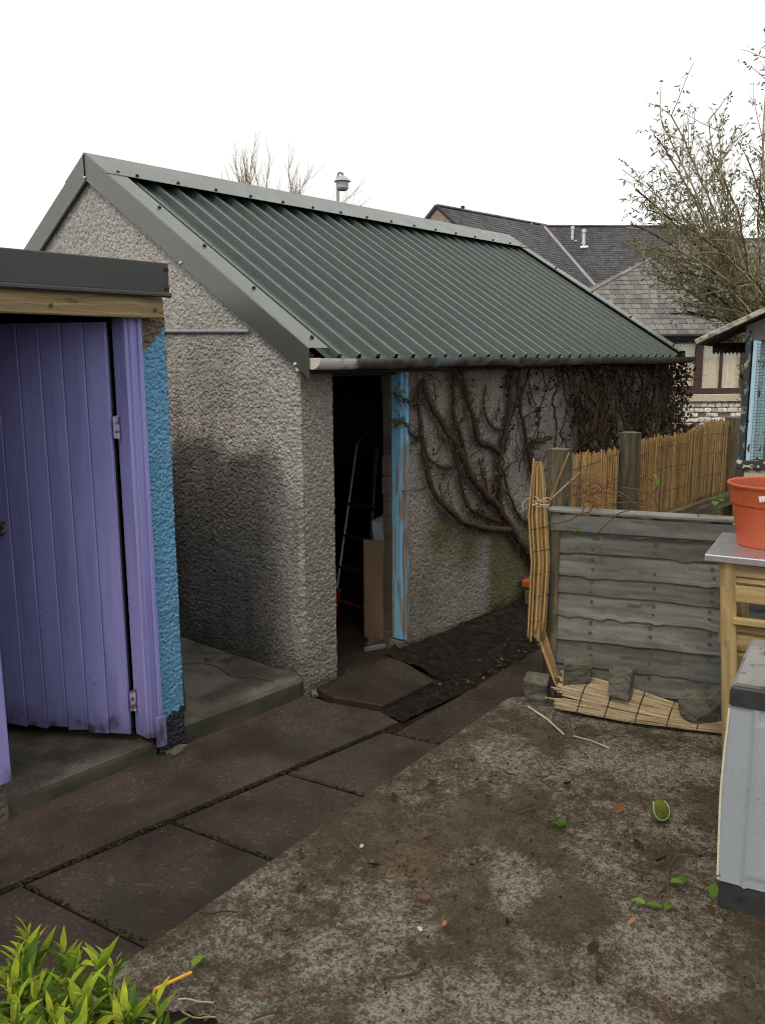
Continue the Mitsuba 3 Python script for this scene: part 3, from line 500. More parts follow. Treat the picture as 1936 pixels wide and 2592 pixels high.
# door post of flaking blue paint, three strips of one moulding
post = join([box(V(4.196, FY - .012, -.335), V(4.238, FY + .075, 1.42), .008), box(V(4.224, FY - .026, -.345), V(4.246, FY + .06, 1.42), .006), box(V(4.243, FY - .020, -.36), V(4.268, FY + .05, 1.42), .006)])
part(oh, 'door_post', post, 'm_peeling_blue', label='flaking pale blue timber door post')
part(oh, 'post_foot', rock((4.225, FY + .035, -.40), (.055, .055, .06), 3, boxy=2, sub=3), 'm_rock')
part(oh, 'wall_plate', box(V(3.36, FY - .045, 1.405), V(GX1 - .02, FY - .012, 1.475)), 'm_dark_wood')
# ribbed roof: narrow crests 34 mm high every 164 mm, one sheet per six ribs
PIT, X_FIRST = 0.1642, 3.44
SN = unit(V(0, -SL, 1)); SD = unit(V(0, 1, SL))             # outward normal, up the slope
eave = V(0, 3.315, RZ - SL * (RY - 3.315) - 0.052); slope_len = (RY - 3.315) / SD[1]
def sheet(k0, k1, back=False):
    xs, hs = [], []
    for k in range(k0, k1):
        x = X_FIRST + k * PIT
        for dx, h in ((0.0, 0), (.052, 0), (.066, .038), (.089, .038), (.103, 0)): xs.append(x + dx); hs.append(h)
    xs.append(X_FIRST + k1 * PIT + .004); hs.append(0.001); xs, hs = np.array(xs), np.array(hs)
    sd, sn, e = (SD, SN, eave) if not back else (unit(V(0, -1, SLB)), unit(V(0, SLB, 1)), V(0, BY + .1, 1.45 - SLB * .1 - .05 + .02))
    ln = slope_len if not back else (BY + .1 - RY) / abs(sd[1])
    rows = []
    for s, dn in ((0, 0), (ln * .5, -.0015), (ln, 0), (ln, -.004), (0, -.004)):
        rows.append(np.stack([xs, e[1] + sd[1] * s + sn[1] * (hs + dn), e[2] + sd[2] * s + sn[2] * (hs + dn)], 1))
    n = len(xs); f = [(r * n + i, r * n + i + 1, (r + 1) * n + i + 1, (r + 1) * n + i) for r in (0, 1) for i in range(n - 1)] + [(3 * n + i, 3 * n + i + 1, 4 * n + i + 1, 4 * n + i) for i in range(n - 1)] + [(4 * n + i, 4 * n + i + 1, i + 1, i) for i in range(n - 1)]
    v = np.vstack(rows); return v, tris(np.array(f)), np.c_[v[:, 0], np.full(len(v), nid())]
for k in range(0, 30, 6): part(oh, 'roof_sheet', sheet(k, k + 6), 'm_roof_steel')
part(oh, 'back_roof_sheet', sheet(0, 30, True), 'm_roof_steel')
XE = X_FIRST + 30 * PIT
# verge flashings: a face on the gable and a flange folded over the sheet
def verge(x_face, x_in, up, y0, y1, sl, zr, drop):
    s = 1 if x_in > x_face else -1; out = []
    z = lambda y: zr - sl * abs(RY - y)
    a = np.linspace(0, 1, 9)
    prof = [(x_in, -.012), (x_in, 0.0), (x_face + s * .006, 0.0), (x_face, -.006), (x_face, -drop), (x_face + s * .012, -drop - .004)]
    rows = [[(px, y0 + (y1 - y0) * t + 0.0, z(y0 + (y1 - y0) * t) + dz) for px, dz in prof] for t in a]
    n = len(prof); v = np.array(rows).reshape(-1, 3); f = [(i * n + k, (i + 1) * n + k, (i + 1) * n + k + 1, i * n + k + 1) for i in range(8) for k in range(n - 1)]
    return v, tris(np.array(f)), np.c_[v[:, 0], np.full(len(v), nid())]
part(oh, 'verge_flashing', verge(3.275, 3.425, 0, RY, 3.295, SL, RZ + .025, .165), 'm_trim_steel')
part(oh, 'verge_flashing', verge(3.275, 3.425, 0, RY, BY + .12, SLB, RZ + .025, .165), 'm_trim_steel')
part(oh, 'verge_flashing', verge(XE + .10, XE - .05, 0, RY, 3.295, SL, RZ + .022, .15), 'm_trim_steel')
part(oh, 'verge_closer', beam((3.312, 3.33, RZ - SL * (RY - 3.33) - .055), (3.312, RY, RZ - .055), .05, .05), 'm_inside')
part(oh, 'verge_closer', beam((XE + .06, 3.30, RZ - SL * (RY - 3.30) - .05), (XE + .06, RY, RZ - .05), .06, .06), 'm_inside')
def cap(x0, x1):
    out = []
    w, t = .255, .004; zc = RZ + .032
    prof = [(RY - w, zc - SL * w - .004), (RY - w + .002, zc - SL * w), (RY - .012, zc - SL * .012), (RY, zc), (RY + .012, zc - SLB * .012), (RY + w, zc - SLB * w), (RY + w, zc - SLB * w - .006), (RY, zc - .008)]
    n = len(prof); v = np.array([(x, y, z) for x in (x0, x1) for y, z in prof]); f = tris(np.array([(k, n + k, n + (k + 1) % n, (k + 1) % n) for k in range(n)])).tolist()
    f += [(0, k + 1, k) for k in range(1, n - 1)] + [(n, n + k, n + k + 1) for k in range(1, n - 1)]
    return v, np.array(f), np.c_[v[:, 0], np.full(len(v), nid())]
part(oh, 'ridge_cap', cap(3.278, 5.97), 'm_trim_steel'); part(oh, 'ridge_cap', cap(5.962, XE + .09), 'm_trim_steel')
def screw(p, n, r=.011): return (lambda t: (t.vertices, t.faces, np.zeros((len(t.vertices), 2))))(trimesh.creation.cylinder(radius=r, height=.014, sections=8, transform=trimesh.geometry.align_vectors([0, 0, 1], n) if True else None).apply_translation(p))
y_s = RY - .235
for k in range(0, 30, 2):
    part(oh, 'screw', screw((X_FIRST + k * PIT + .077, y_s, RZ + .032 - SL * .235 + .006), SN), 'm_black')
for y in (5.13, 4.70, 4.27, 3.84, 3.38):
    part(oh, 'screw', screw((3.385, y, RZ + .025 - SL * (RY - y) + .006), SN), 'm_black'); part(oh, 'screw', screw((XE + .01, y, RZ + .022 - SL * (RY - y) + .006), SN), 'm_black')
for y in (RY, 4.36, 3.40): part(oh, 'white_screw', screw((3.272, y, RZ + .025 - SL * (RY - y) - .150), (-1, 0, 0), .008), 'm_white_screw')
part(oh, 'apex_joint', box(V(3.268, RY - .002, RZ - .14), V(3.2745, RY + .002, RZ + .025), .0005), 'm_black')
# half-round gutter
def gutter(x0, x1, r=.060, t=.006, cy=3.282, cz=1.490, drop=0.006):
    a = np.linspace(math.pi, 2 * math.pi, 15); prof = [(r * math.cos(q), r * math.sin(q)) for q in a] + [((r - t) * math.cos(q), (r - t) * math.sin(q)) for q in a[::-1]]
    n = len(prof); xx = np.linspace(x0, x1, 24); v = np.array([(x, cy + y, cz + z - drop * (x - x0) / (x1 - x0) + .004 * math.sin(x * 3)) for x in xx for y, z in prof])
    f = tris(np.array([(i * n + k, i * n + (k + 1) % n, (i + 1) * n + (k + 1) % n, (i + 1) * n + k) for i in range(len(xx) - 1) for k in range(n)]))
    return v, f, np.c_[v[:, 0], np.full(len(v), nid())]
gk = part(oh, 'gutter', gutter(3.285, XE + .20), 'm_gutter', smooth=False, label='old half-round gutter, whitish at its near end and mossy at the far end')
a = np.linspace(math.pi, 2 * math.pi, 15); cv = np.array([(3.283, 3.282 + .061 * math.cos(q), 1.490 + .061 * math.sin(q)) for q in a])
part(gk, 'end_cap', (np.vstack([cv, cv + [.006, 0, 0]]), np.array([(0, i + 1, i) for i in range(1, 14)] + [(15, 15 + i, 16 + i) for i in range(1, 14)] + [(i, i + 1, i + 16) for i in range(14)] + [(i, i + 16, i + 15) for i in range(14)]), np.zeros((30, 2)) + [0, nid()]), 'm_gutter')
for x in (4.28, 5.3, 6.35, 7.4): part(gk, 'joint_collar', gutter(x, x + .07, .0655, .006), 'm_gutter')
part(oh, 'conduit', tube([(GX0 - .018, 3.80, 1.643), (GX0 - .018, 6.1, 1.70)], .011, 10), 'm_conduit', smooth=35)
# bracket ends at the gutter's near corner
part(oh, 'eaves_bracket', beam((3.285, 3.325, 1.462), (3.285, 3.405, 1.438), .045, .016, V(0, 0, 1), .003), 'm_gutter')

# ------------------------------------------------------------------ things inside the doorway
single('cardboard_sheet', beam((4.312, 3.685, -.425), (4.318, 3.69, .267), .30, .016, V(.1, -1, 0)), 'm_board', 'tan sheet of board standing inside the dark doorway behind the blue post', 'board')
bag = rock((4.50, 3.72, .10), (.10, .17, .33), 21, boxy=2.6, sub=4, rough=.10)
single('plastic_sack', bag, 'm_white_plastic', 'pale sack showing above the tan board in the doorway', 'sack', smooth=True)
ld = thing('stepladder', 'folded aluminium stepladder leaning in the darkness of the outhouse doorway', 'ladder')
lt, lb = V(4.75, 4.20, .85), V(4.42, 4.10, -.42)
for s in (-1, 1):
    o = V(.02, .10, 0) * s
    part(ld, 'rail', tube(curve([lb + o * 2, (lb + lt) / 2 + o * 1.6, lt + o * 1.2]), .014, 8), 'm_alu', smooth=40)
part(ld, 'top_bow', tube(curve([lt + V(.02, .10, 0) * 1.2, lt + V(.05, .07, .07), lt + V(.06, 0, .10), lt + V(.03, -.07, .07), lt - V(.02, .10, 0) * 1.2]), .014, 8), 'm_alu', smooth=40)
for t in (.12, .3, .48, .66): q = lb + (lt - lb) * t; part(ld, 'tread', beam(q - V(.04, .18, 0), q + V(.04, .18, 0), .05, .02, V(1, 0, 0)), 'm_alu')
single('red_bucket', lathe([(.0, 0), (.10, 0), (.13, .22), (.138, .225), (.132, .23), (.12, .22), (.095, .02), (0, .02)], (4.38, 4.32, -.425), 24), 'm_red', 'red bucket on the outhouse floor, just visible inside the doorway', 'bucket', smooth=30)
for k in range(3):
    single('floor_batten', beam((4.05 + .08 * k, 3.62 + .05 * k, -.41), (4.42 + .1 * k, 3.48 + .10 * k, -.408), .03, .02), 'm_grey_wood', ('front', 'middle', 'rearmost')[k] + ' of three thin wood strips lying on the doorway floor', 'wood strip')

# ------------------------------------------------------------------ lilac shed on the left
sh = thing('garden_shed', 'small shed with an ajar lilac plank door, blue roughcast jamb wall and dark metal fascia', 'shed')
SX0, SX1 = 1.56, 2.462
strip = grid(lambda u, v: np.stack([2.305 + (SX1 - 2.305) * u, np.full_like(u, FY), -.45 + 2.13 * v], -1), 48, 640)
wall_r = dash(strip, (0, -1, 0), .0125, .0085, 11)
cor = grid(lambda u, v: np.stack([np.full_like(u, SX1 - .002), FY + .25 * u, -.45 + 2.13 * v], -1), 50, 300)
part(sh, 'blue_wall', join([wall_r, dash(cor, (1, 0, 0), .02, .009, 12)]), 'm_blue_dash', smooth=True, label='bright blue roughcast wall end with a bare patch on top and a dark foot')
part(sh, 'side_wall', join([box(V(SX1 - .16, FY + .03, -.5), V(SX1 - .008, 6.4, 1.81)), box(V(.2, 6.3, -.5), V(SX1 - .01, 6.42, 1.81)), box(V(.2, FY + .03, -.5), V(.3, 6.4, 1.81))]), 'm_inside')
part(sh, 'left_wall', join([dash(grid(lambda u, v: np.stack([.2 + 1.29 * u, np.full_like(u, FY + .01), -.46 + 2.14 * v], -1), 120, 200), (0, -1, 0), .02, .01, 14), box(V(.2, FY + .03, -.46), V(1.49, FY + .16, 1.68))]), 'm_blue_dash', smooth=30)
part(sh, 'roof', box(V(.0, 3.36, 1.80), V(SX1 - .05, 6.5, 1.895)), 'm_dark_trim')
fa = part(sh, 'fascia', join([box(V(-.1, 3.325, 1.782), V(2.424, 3.345, 1.914), .004), beam((-.1, 3.322, 1.772), (2.424, 3.322, 1.772), .022, .030, V(0, 0, 1), .006)]), 'm_dark_trim')
for z in (1.885, 1.80): part(fa, 'screw', screw((2.412, 3.323, z), (0, -1, 0), .008), 'm_black')
part(sh, 'beam', beam((-.1, 3.375, 1.716), (2.405, 3.375, 1.716), .092, .05, V(0, 0, 1), .006, 20), 'm_new_wood', label='bare new timber beam under the fascia')
for x in (1.86, 2.36): part(sh, 'bolt_head', screw((x, 3.352, 1.705), (0, -1, 0), .009), 'm_dark_wood')
# right-hand frame: reveal and moulded architrave
fr = join([box(V(2.246, 3.425, -.335), V(2.306, 3.53, 1.672), .005), box(V(2.262, 3.413, -.335), V(2.322, 3.432, 1.672), .006), box(V(2.300, 3.400, -.335), V(2.322, 3.414, 1.672), .007)])
part(sh, 'door_frame', fr, 'm_purple')
part(sh, 'frame_foot', box(V(2.283, 3.392, -.385), V(2.334, 3.418, -.235), .005), 'm_purple', label='split block at the foot of the lilac door frame')
part(sh, 'door_frame', join([box(V(1.50, 3.40, -.27), V(1.557, 3.48, 1.672), .006)]), 'm_purple')
part(sh, 'frame_foot', rock((1.50, 3.46, -.36), (.05, .05, .12), 9, boxy=2, sub=3), 'm_rock')
# the door, hinged on the right and standing ajar into the shed
H, L0 = V(2.222, 3.515, 0), V(1.855, 4.172, 0); dd = unit(L0 - H); dn = V(-dd[1], dd[0], 0) * (-1 if (V(-dd[1], dd[0], 0) @ H) > 0 else 1)
do = part(sh, 'door', beam(H + dd * .02 + V(0, 0, .66) - dn * .03, H + dd * .80 + V(0, 0, .66) - dn * .03, 1.94, .02, V(0, 0, 1)), 'm_dark_wood', label='lilac door of tongued planks, rotting along its bottom edge')
PW = .112
for k in range(7):
    a, b = H + dd * (.012 + k * PW), H + dd * (.012 + (k + 1) * PW - .003)
    c = (a + b) / 2; n = 40; edge = np.zeros(n + 1); 
    zb = -.332 + .006 * rng.random()
    pm = beam(c + V(0, 0, zb), c + V(0, 0, 1.655), PW - .003, .024, dd, .0045, n)
    v = pm[0].copy(); low = v[:, 2] < -.25
    v[low, 2] += .035 * np.maximum(0, meshkit.noise(np.c_[v[low, :2] * 45, v[low, 2] * 0 + k]) - .45)
    part(do, 'plank', (v, pm[1], pm[2]), 'm_purple')
for z in (1.18, -.15):
    part(do, 'hinge', join([box(V(2.208, 3.498, z - .05), V(2.236, 3.506, z + .05), .002), tube([(2.232, 3.50, z - .055), (2.232, 3.50, z + .055)], .007, 8)]), 'm_hinge')
hp = H + dd * .655 + dn * .02 + V(0, 0, .705)
part(do, 'bolt', join([beam(hp - dd * .06, hp + dd * .10, .035, .014, V(0, 0, 1)), tube(curve([hp - dd * .055 + dn * .012, hp - dd * .075 + dn * .03 - V(0, 0, .02), hp - dd * .05 + dn * .03 - V(0, 0, .045)]), .011, 8), beam(hp + dd * .0 + dn * .014 - V(0, 0, .03), hp + dd * .0 + dn * .014 - V(0, 0, .075), .034, .016, dd)]), 'm_rust', label='old rusty bolt and padlock')
part(sh, 'shed_step', slab([(-2.0, 3.455), (1.45, 3.435), (2.30, 3.44), (2.35, 3.50), (2.35, 4.6), (-2.0, 4.6)], -.47, -.375, .02), 'm_step')
part(sh, 'shed_floor', box(V(.3, 4.6, -.47), V(2.34, 6.3, -.38)), 'm_step')
# ------------------------------------------------------------------ the gap between the two
al = slab([(2.475, 3.445), (2.9, 3.432), (3.27, 3.425), (3.312, 3.44), (3.312, 6.6), (2.475, 6.6)], -.47, -.335, .022)
struct('alley_slab', al, 'm_step', 'rough concrete slab between the lilac shed and the outhouse gable')
single('leaning_plank', beam((2.540, 3.56, -.335), (2.484, 3.60, 1.0), .085, .022, V(.9, .35, 0)), 'm_dark_wood', 'dark weathered plank leaning beside the blue shed wall', 'plank')
single('concrete_chip', rock((3.20, 3.99, -.32), (.040, .028, .020), 31, .4, boxy=2, sub=2), 'm_rock', 'larger pale chip of concrete on the alley slab by the gable', 'stone chip')
single('concrete_chip', rock((3.13, 4.08, -.322), (.022, .018, .022), 32, .4, boxy=2, sub=2), 'm_rock', 'smaller pale chip of concrete at the back of the alley slab', 'stone chip')
single('thin_wire', tube(curve([(2.98, 4.15, -.332), (3.04, 4.108, -.326), (3.083, 4.012, -.328), (3.081, 3.898, -.322), (3.047, 3.749, -.326), (3.116, 3.655, -.322), (3.139, 3.50, -.327)]), .0035, 5), 'm_twig', 'thin dark runner trailing over the alley slab', 'trailing stem')
single('rubble', join([rock((x, y, -.44), (s, s * .8, s * .6), k + 40, k, boxy=1.6, sub=2) for k, (x, y, s) in enumerate([(2.36, 3.37, .03), (2.39, 3.39, .035), (2.42, 3.40, .03), (2.35, 3.40, .025), (3.36, 3.40, .025), (3.42, 3.40, .02), (3.34, 3.37, .018), (3.50, 3.41, .02)])]), 'm_rock', 'crumbled render lying at the feet of the walls', 'rubble', stuff=True)
# ------------------------------------------------------------------ ivy-like creeper on the front wall
vn = thing('climbing_vine', 'leafless old creeper spreading over the outhouse front wall from a thick stem behind the fence', 'climbing plant')
def wiggle(p, amp, f=9, seed=0):
    p = np.asarray(p, float); q = p * f + seed * 13.7
    return p + amp * np.stack([meshkit.noise(q, 1) - .5, meshkit.noise(q, 2) - .5, meshkit.noise(q, 3) - .5], 1) * 2
fine, dead, green = [], [], []
FV = 3.408
for k, (pl, r) in enumerate(zip(VINE, VRAD)):
    c = curve([(x, FV - r * .9, z) for x, z in pl], 6); c = wiggle(c, .012, 14, k); c[:, 1] = np.minimum(c[:, 1], FV - r * .4)
    t = np.linspace(0, 1, len(c)); rr = r * 1.12 * (1.05 - .55 * t) * (1 + .5 * (meshkit.noise(c * 40, 4) - .5))
    part(vn, 'stem', tube(c, np.maximum(rr, .003), 7), 'm_vine_bark', smooth=True)
    for i in range(2, len(c) - 1):
        for _ in range(3 if r > .009 else 1):
            if rng.random() < .62:
                d = unit(V(rng.normal(0, 1), -abs(rng.normal(0, .25)), rng.normal(.15, 1))); ln = rng.uniform(.03, .15)
                pts = wiggle(c[i] + d * np.linspace(0, ln, 5)[:, None], .012, 30, i); pts[:, 1] = np.minimum(pts[:, 1], FV - .004); fine.append(tube(pts, np.linspace(.0035, .0012, 5), 3))
                if rng.random() < .10: green.append(leaf_mesh(pts[-1], rvec() * V(1, .5, 1) + V(0, -.3, 0), V(0, -1, .2), rng.uniform(.018, .042), .026))
        for _ in range(7):                               # clinging rootlets make the stems shaggy
            d = unit(rng.normal(size=3) * V(1, .35, 1)); fine.append(tube([c[i], c[i] + d * (r * .8 + rng.uniform(.008, .036))], [.0026, .0008], 3, False))
for k in range(60):                                      # thin shoots between the stems
    x, z = rng.uniform(4.35, 5.9), rng.uniform(.55, 1.42); d = unit(V(rng.normal(0, .6), -.05, rng.normal(.5, .7))); pts = wiggle(V(x, FV - .012, z) + d * np.linspace(0, rng.uniform(.12, .42), 8)[:, None], .03, 9, k); pts[:, 1] = np.clip(pts[:, 1], FV - .03, FV - .005); pts[:, 2] = np.minimum(pts[:, 2], 1.43)
    fine.append(tube(pts, np.linspace(rng.uniform(.003, .006), .0015, 8), 4))
    for i in range(1, 8):
        if rng.random() < .5: fine.append(tube([pts[i], pts[i] + unit(rng.normal(size=3) * V(1, .3, 1)) * rng.uniform(.02, .07)], [.0022, .001], 3, False))
        if rng.random() < .10: green.append(leaf_mesh(pts[i], rvec() + V(0, -.3, 0), V(0, -1, .2), rng.uniform(.02, .04), .026))
# the dense tangle under the eaves towards the far end
for k in range(66):
    x = 5.35 + 3.1 * rng.random() ** .75; z = 1.44 - .05 * rng.random(); n = rng.integers(5, 11); pts = [(x, FV - .02, z)]
    if rng.random() < .75 * max(0, 1 - (x - 5.4) / 1.2): continue
    dx = rng.normal(0, .03)
    for i in range(n):
        x += dx + rng.normal(0, .055); z -= rng.uniform(.05, .17); pts.append((x, FV - .015 - .07 * rng.random() * (x > 5.6), z))
    c = wiggle(curve(pts, 4), .014, 20, k); c[:, 1] = np.minimum(c[:, 1], FV - .006); r0 = rng.choice([.004, .006, .010, .018], p=[.25, .33, .27, .15])
    tb = tube(c, r0 * np.linspace(1, .5, len(c)), 5)
    if r0 > .009: part(vn, 'stem', tb, 'm_vine_bark')
    else: fine.append(tb)
    for i in range(1, len(c)):
        for _ in range(3):
            if rng.random() < .5:
                d = rvec() * V(1, .45, 1); pts2 = wiggle(c[i] + unit(d) * np.linspace(0, rng.uniform(.03, .13), 4)[:, None], .014, 30, i); pts2[:, 1] = np.minimum(pts2[:, 1], FV - .003); fine.append(tube(pts2, [.003, .0025, .002, .001], 3, False))
        if rng.random() < .75 and meshkit.noise(V(c[i][0] * 6, 0, c[i][2] * 2.2), 9) > .5:
            for _ in range(2): dead.append(leaf_mesh(c[i] + rvec() * .04, rvec() + V(0, -.2, -.7), V(0, -1, .3) + .6 * rvec(), rng.uniform(.02, .05), .026, .5, 2))
        if rng.random() < .045: green.append(leaf_mesh(c[i] + V(0, -.02, 0), rvec() + V(0, -.4, 0), V(0, -1, .3), rng.uniform(.025, .05), .035))
for k in range(90):                                     # clumps of old brown leaf hanging from the gutter line
    x = 5.6 + 2.8 * rng.random() ** .8; z = 1.43 - abs(rng.normal(0, .13)); 
    if meshkit.noise(V(x * 5, 0, z * 3), 4) < .5: continue
    b = V(x, FV - .02 - .10 * rng.random(), z)
    for _ in range(3): dead.append(leaf_mesh(b + rvec() * .035, rvec() + V(0, -.2, -.8), V(0, -1, .3) + .6 * rvec(), rng.uniform(.025, .055), .03, .5, 2))
for k in range(260):                                     # far corner, where it wraps round the wall
    b = V(8.36 + .16 * rng.random(), 3.40 - .16 * rng.random(), 1.40 - 1.6 * rng.random() ** 1.2); pts = wiggle(b + rvec() * np.linspace(0, rng.uniform(.05, .25), 5)[:, None], .02, 20, k)
    fine.append(tube(pts, np.linspace(.004, .0012, 5), 3)); 
    for _ in range(3): (dead if rng.random() < .8 else green).append(leaf_mesh(b + rvec() * .05, rvec(), rvec(), rng.uniform(.025, .05), .03, .4, 2))
for (x, z) in [(4.067, 1.113), (4.09, 1.275), (4.15, 1.25), (4.14, 1.09), (4.25, 1.21), (4.30, 1.0), (4.415, .895), (4.47, .82), (4.83, 1.1), (4.60, .99), (5.0, 1.1), (4.9, 1.30), (5.2, .70), (4.28, .93)]:
    for _ in range(4): green.append(leaf_mesh(V(x + rng.normal(0, .025), FV - .035 - .02 * rng.random(), z + rng.normal(0, .025)), rvec() + V(0, -.2, 0), V(0, -1, .3), rng.uniform(.022, .042), .03))
part(vn, 'twigs', join(fine), 'm_vine_bark', stuff=True, label='shaggy fine twigs and rootlets')
part(vn, 'dead_leaves', join(dead), 'm_leaf_dark', stuff=True); part(vn, 'leaves', join(green), 'm_leaf_ivy', stuff=True)

# ------------------------------------------------------------------ the low fence panel
F0, FD, FN = V(3.267, 1.816, 0), unit(V(.327, -.945, 0)), unit(V(-.945, -.327, 0))          # left foot, along, towards the yard
fp = thing('fence_panel', 'low grey weathered lap fence panel behind the stones and reed mat', 'fence')
zs = [.815, .742, .655, .552, .472, .372, .262, .147, .055]
for k in range(8):
    z1, z0 = zs[k] + (.035 if k else -.01), zs[k + 1]; n = 150
    e = .0045 * (meshkit.fbm(np.c_[np.linspace(0, 16, n + 1), np.full(n + 1, k * 7.0), np.zeros(n + 1)], 3, k) - .5) * 2; st = meshkit.noise(np.c_[np.linspace(0, 38, n + 1), np.full(n + 1, k * 3.0), np.zeros(n + 1)], k); e -= .007 * np.maximum(0, np.round((st - .35) * 4)) * .5 * (meshkit.noise(np.c_[np.linspace(0, 5, n + 1), np.full(n + 1, k * 5.0), np.zeros(n + 1)], k + 2) > .4)
    zc, lean = (z0 + z1) / 2, .010
    b = beam(F0 + FD * .035 + V(0, 0, zc) + FN * .005, F0 + FD * 1.80 + V(0, 0, zc) + FN * .005, z1 - z0, .010, V(0, 0, 1), .002, n, .0004, e)
    v = b[0].copy(); v += FN * (((z1 - v[:, 2]) / (z1 - z0)) * .016 - .004)[:, None]
    part(fp, 'board', (v, b[1], b[2]), 'm_grey_wood')
part(fp, 'bottom_board', beam(F0 + FD * .03 + V(0, 0, .045) + FN * .004, F0 + FD * 1.80 + V(0, 0, .045) + FN * .004, .15, .012, V(0, 0, 1), .002), 'm_grey_wood')
part(fp, 'top_rail', beam(F0 + FD * .0 + V(0, 0, .785) + FN * .026, F0 + FD * 1.83 + V(0, 0, .775) + FN * .026, .072, .018, V(0, 0, 1), .004, 16, .001), 'm_grey_wood')
part(fp, 'capping', beam(F0 - FD * .01 + V(0, 0, .836), F0 + FD * 1.84 + V(0, 0, .830), .016, .085, V(0, 0, 1), .004, 16, .001), 'm_grey_wood', label='weathered capping strip')
for s in (.0, 1.80): part(fp, 'end_batten', beam(F0 + FD * (s + .02) + V(0, 0, -.01) + FN * .018, F0 + FD * (s + .02) + V(0, 0, .828) + FN * .018, .034, .034, FD), 'm_post_wood')
for s in (.18, .434, .66, 1.0, 1.35):
    part(fp, 'back_batten', beam(F0 + FD * s + V(0, 0, .0) - FN * .022, F0 + FD * s + V(0, 0, .826) - FN * .022, .04, .022, FD), 'm_grey_wood')
    nl = []
    for z in zs[:-1]:
        for dz in (-.022, -.062):
            if rng.random() < .85: nl.append(screw(F0 + FD * (s + rng.normal(0, .003)) + V(0, 0, z + dz + rng.normal(0, .004)) + FN * .0155, FN, .0055 + .002 * rng.random()))
    part(fp, 'nails', join(nl), 'm_dark_wood', stuff=True)

# ------------------------------------------------------------------ reed screen fence running back along the path
rf = thing('reed_fence', 'golden reed screen fence on square posts behind the grey panel', 'fence')
RYF = 1.885
for x, zt, m in ((3.37, 1.088, 0), (4.085, 1.112, 0), (5.60, 1.105, 0)):
    pz = part(rf, 'post', beam((x, 1.845, -.45), (x, 1.845, zt), .082, .082, V(1, 0, 0), .005, 8, .0008), 'm_post_wood')
def reeds(x0, x1, top, n, bot, seed):
    r = np.random.default_rng(seed); out = []
    for i in range(n):
        x = x0 + (x1 - x0) * (i + r.uniform(-.8, .8)) / n; zt = top(x) + r.normal(0, .011) - .05 * (r.random() < .04); l = r.normal(0, .006)
        y = RYF + r.uniform(-.010, .010) + .012 * math.sin(x * 11)
        out.append(tube([(x, y, bot), (x + l * .5, y + r.normal(0, .002), (bot + zt) / 2), (x + l, y + r.normal(0, .003), zt)], r.uniform(.0026, .0048), 5))
    return out
part(rf, 'reeds', join(reeds(3.42, 4.03, lambda x: 1.012 + .030 * (x - 3.4) + .008 * math.sin(x * 9), 240, .28, 1) + reeds(4.13, 5.56, lambda x: 1.030 + .030 * (x - 4.1) + .010 * math.sin(x * 6 + 1), 520, .28, 2)), 'm_reed', smooth=True, stuff=True)
wires = []
for z in (.98, .86, .73, .60, .47):
    for a, b in ((3.42, 4.03), (4.13, 5.56)):
        x = np.arange(a, b, .02); wires.append(tube(np.stack([x, RYF - .018 + .004 * np.sin(x * 90), z + .010 * (x - a) * 3 + .008 * np.sin(x * 10)], 1), .0014, 4))
part(rf, 'wire', join(wires), 'm_black', stuff=True)
part(rf, 'rail', beam((3.4, 1.80, .615), (5.9, 1.80, .605), .085, .034, V(0, 0, 1), .004, 10, .001), 'm_post_wood')
part(rf, 'rail', beam((3.4, 1.815, .12), (5.9, 1.815, .12), .15, .025, V(0, 0, 1), .004, 10, .001), 'm_post_wood')

# ------------------------------------------------------------------ left-over reed screen: stood on end, kinked, and fanned out on the ground
rm = thing('reed_screen_roll', 'torn reed screen tied upright beside the grey panel and fanned over the ground', 'reed screen')
up, bent, mat = [], [], []
r = np.random.default_rng(5)
for i in range(46):
    t = r.random(); w = (t - .5) * .074; dpt = r.normal(0, .012)
    base = V(3.232, 1.842, 0) + FD * w + FN * (.055 + dpt); zt = 1.045 + r.normal(0, .012) - .02 * abs(t - .3); kb = V(3.226, 1.842, 0) + FD * w * .95 + FN * (.062 + dpt)
    up.append(tube([kb + V(0, 0, .30 + .06 * r.normal() * .4), kb * .4 + base * .6 + FD * .006 + V(0, 0, .62), base + FD * -.012 + V(0, 0, .82), base + FD * (w * -.55 - .016) + V(0, 0, zt)], r.uniform(.0028, .0046), 5))
for i in range(24):
    t = r.random(); a = V(3.214, 1.868, .335) + FD * .045 * t + FN * r.normal(.02, .008); b = V(3.236, 1.752, .10) + FD * .05 * (t - .3) + FN * r.normal(.03, .012) + V(0, 0, -.05 * t)
    bent.append(tube([a, (a + b) / 2 + FN * .008 + V(0, 0, .006 * r.normal()), b + (b - a) * r.uniform(-.05, .16)], r.uniform(.0026, .0042), 5))
LA, LB = V(3.085, 1.675, .012), V(3.232, 1.712, .130)          # left end of the mat, near the yard and up against the stones
RA, RB = V(3.318, 1.000, .012), V(3.345, 1.010, .035)
def mat_pt(s, t):                                             # s along the reeds, t across
    wd = (1 - s) ** .85; l, rr = LA + (LB - LA) * t, RA + (RB - RA) * t
    p = l + (rr - l) * s; bow = .030 * math.sin(math.pi * s) ; return p + FN * (bow * (1 - t) - .020 * math.sin(math.pi * s) * t) + V(0, 0, .016 * math.sin(math.pi * min(1, t * 1.1)) * (1 - s))
for i in range(120):
    t = r.random(); s0 = r.uniform(-.02, .03) + (r.random() < .06) * r.uniform(-.08, 0); s1 = r.uniform(.45, 1.02) if r.random() < .45 else r.uniform(.9, 1.02)
    ss = np.linspace(s0, s1, 6); o = r.normal(0, .003)
    mat.append(tube([mat_pt(s, t) + V(0, 0, .004 + .007 * r.random() + o * s) for s in ss], r.uniform(.0026, .0044), 5))
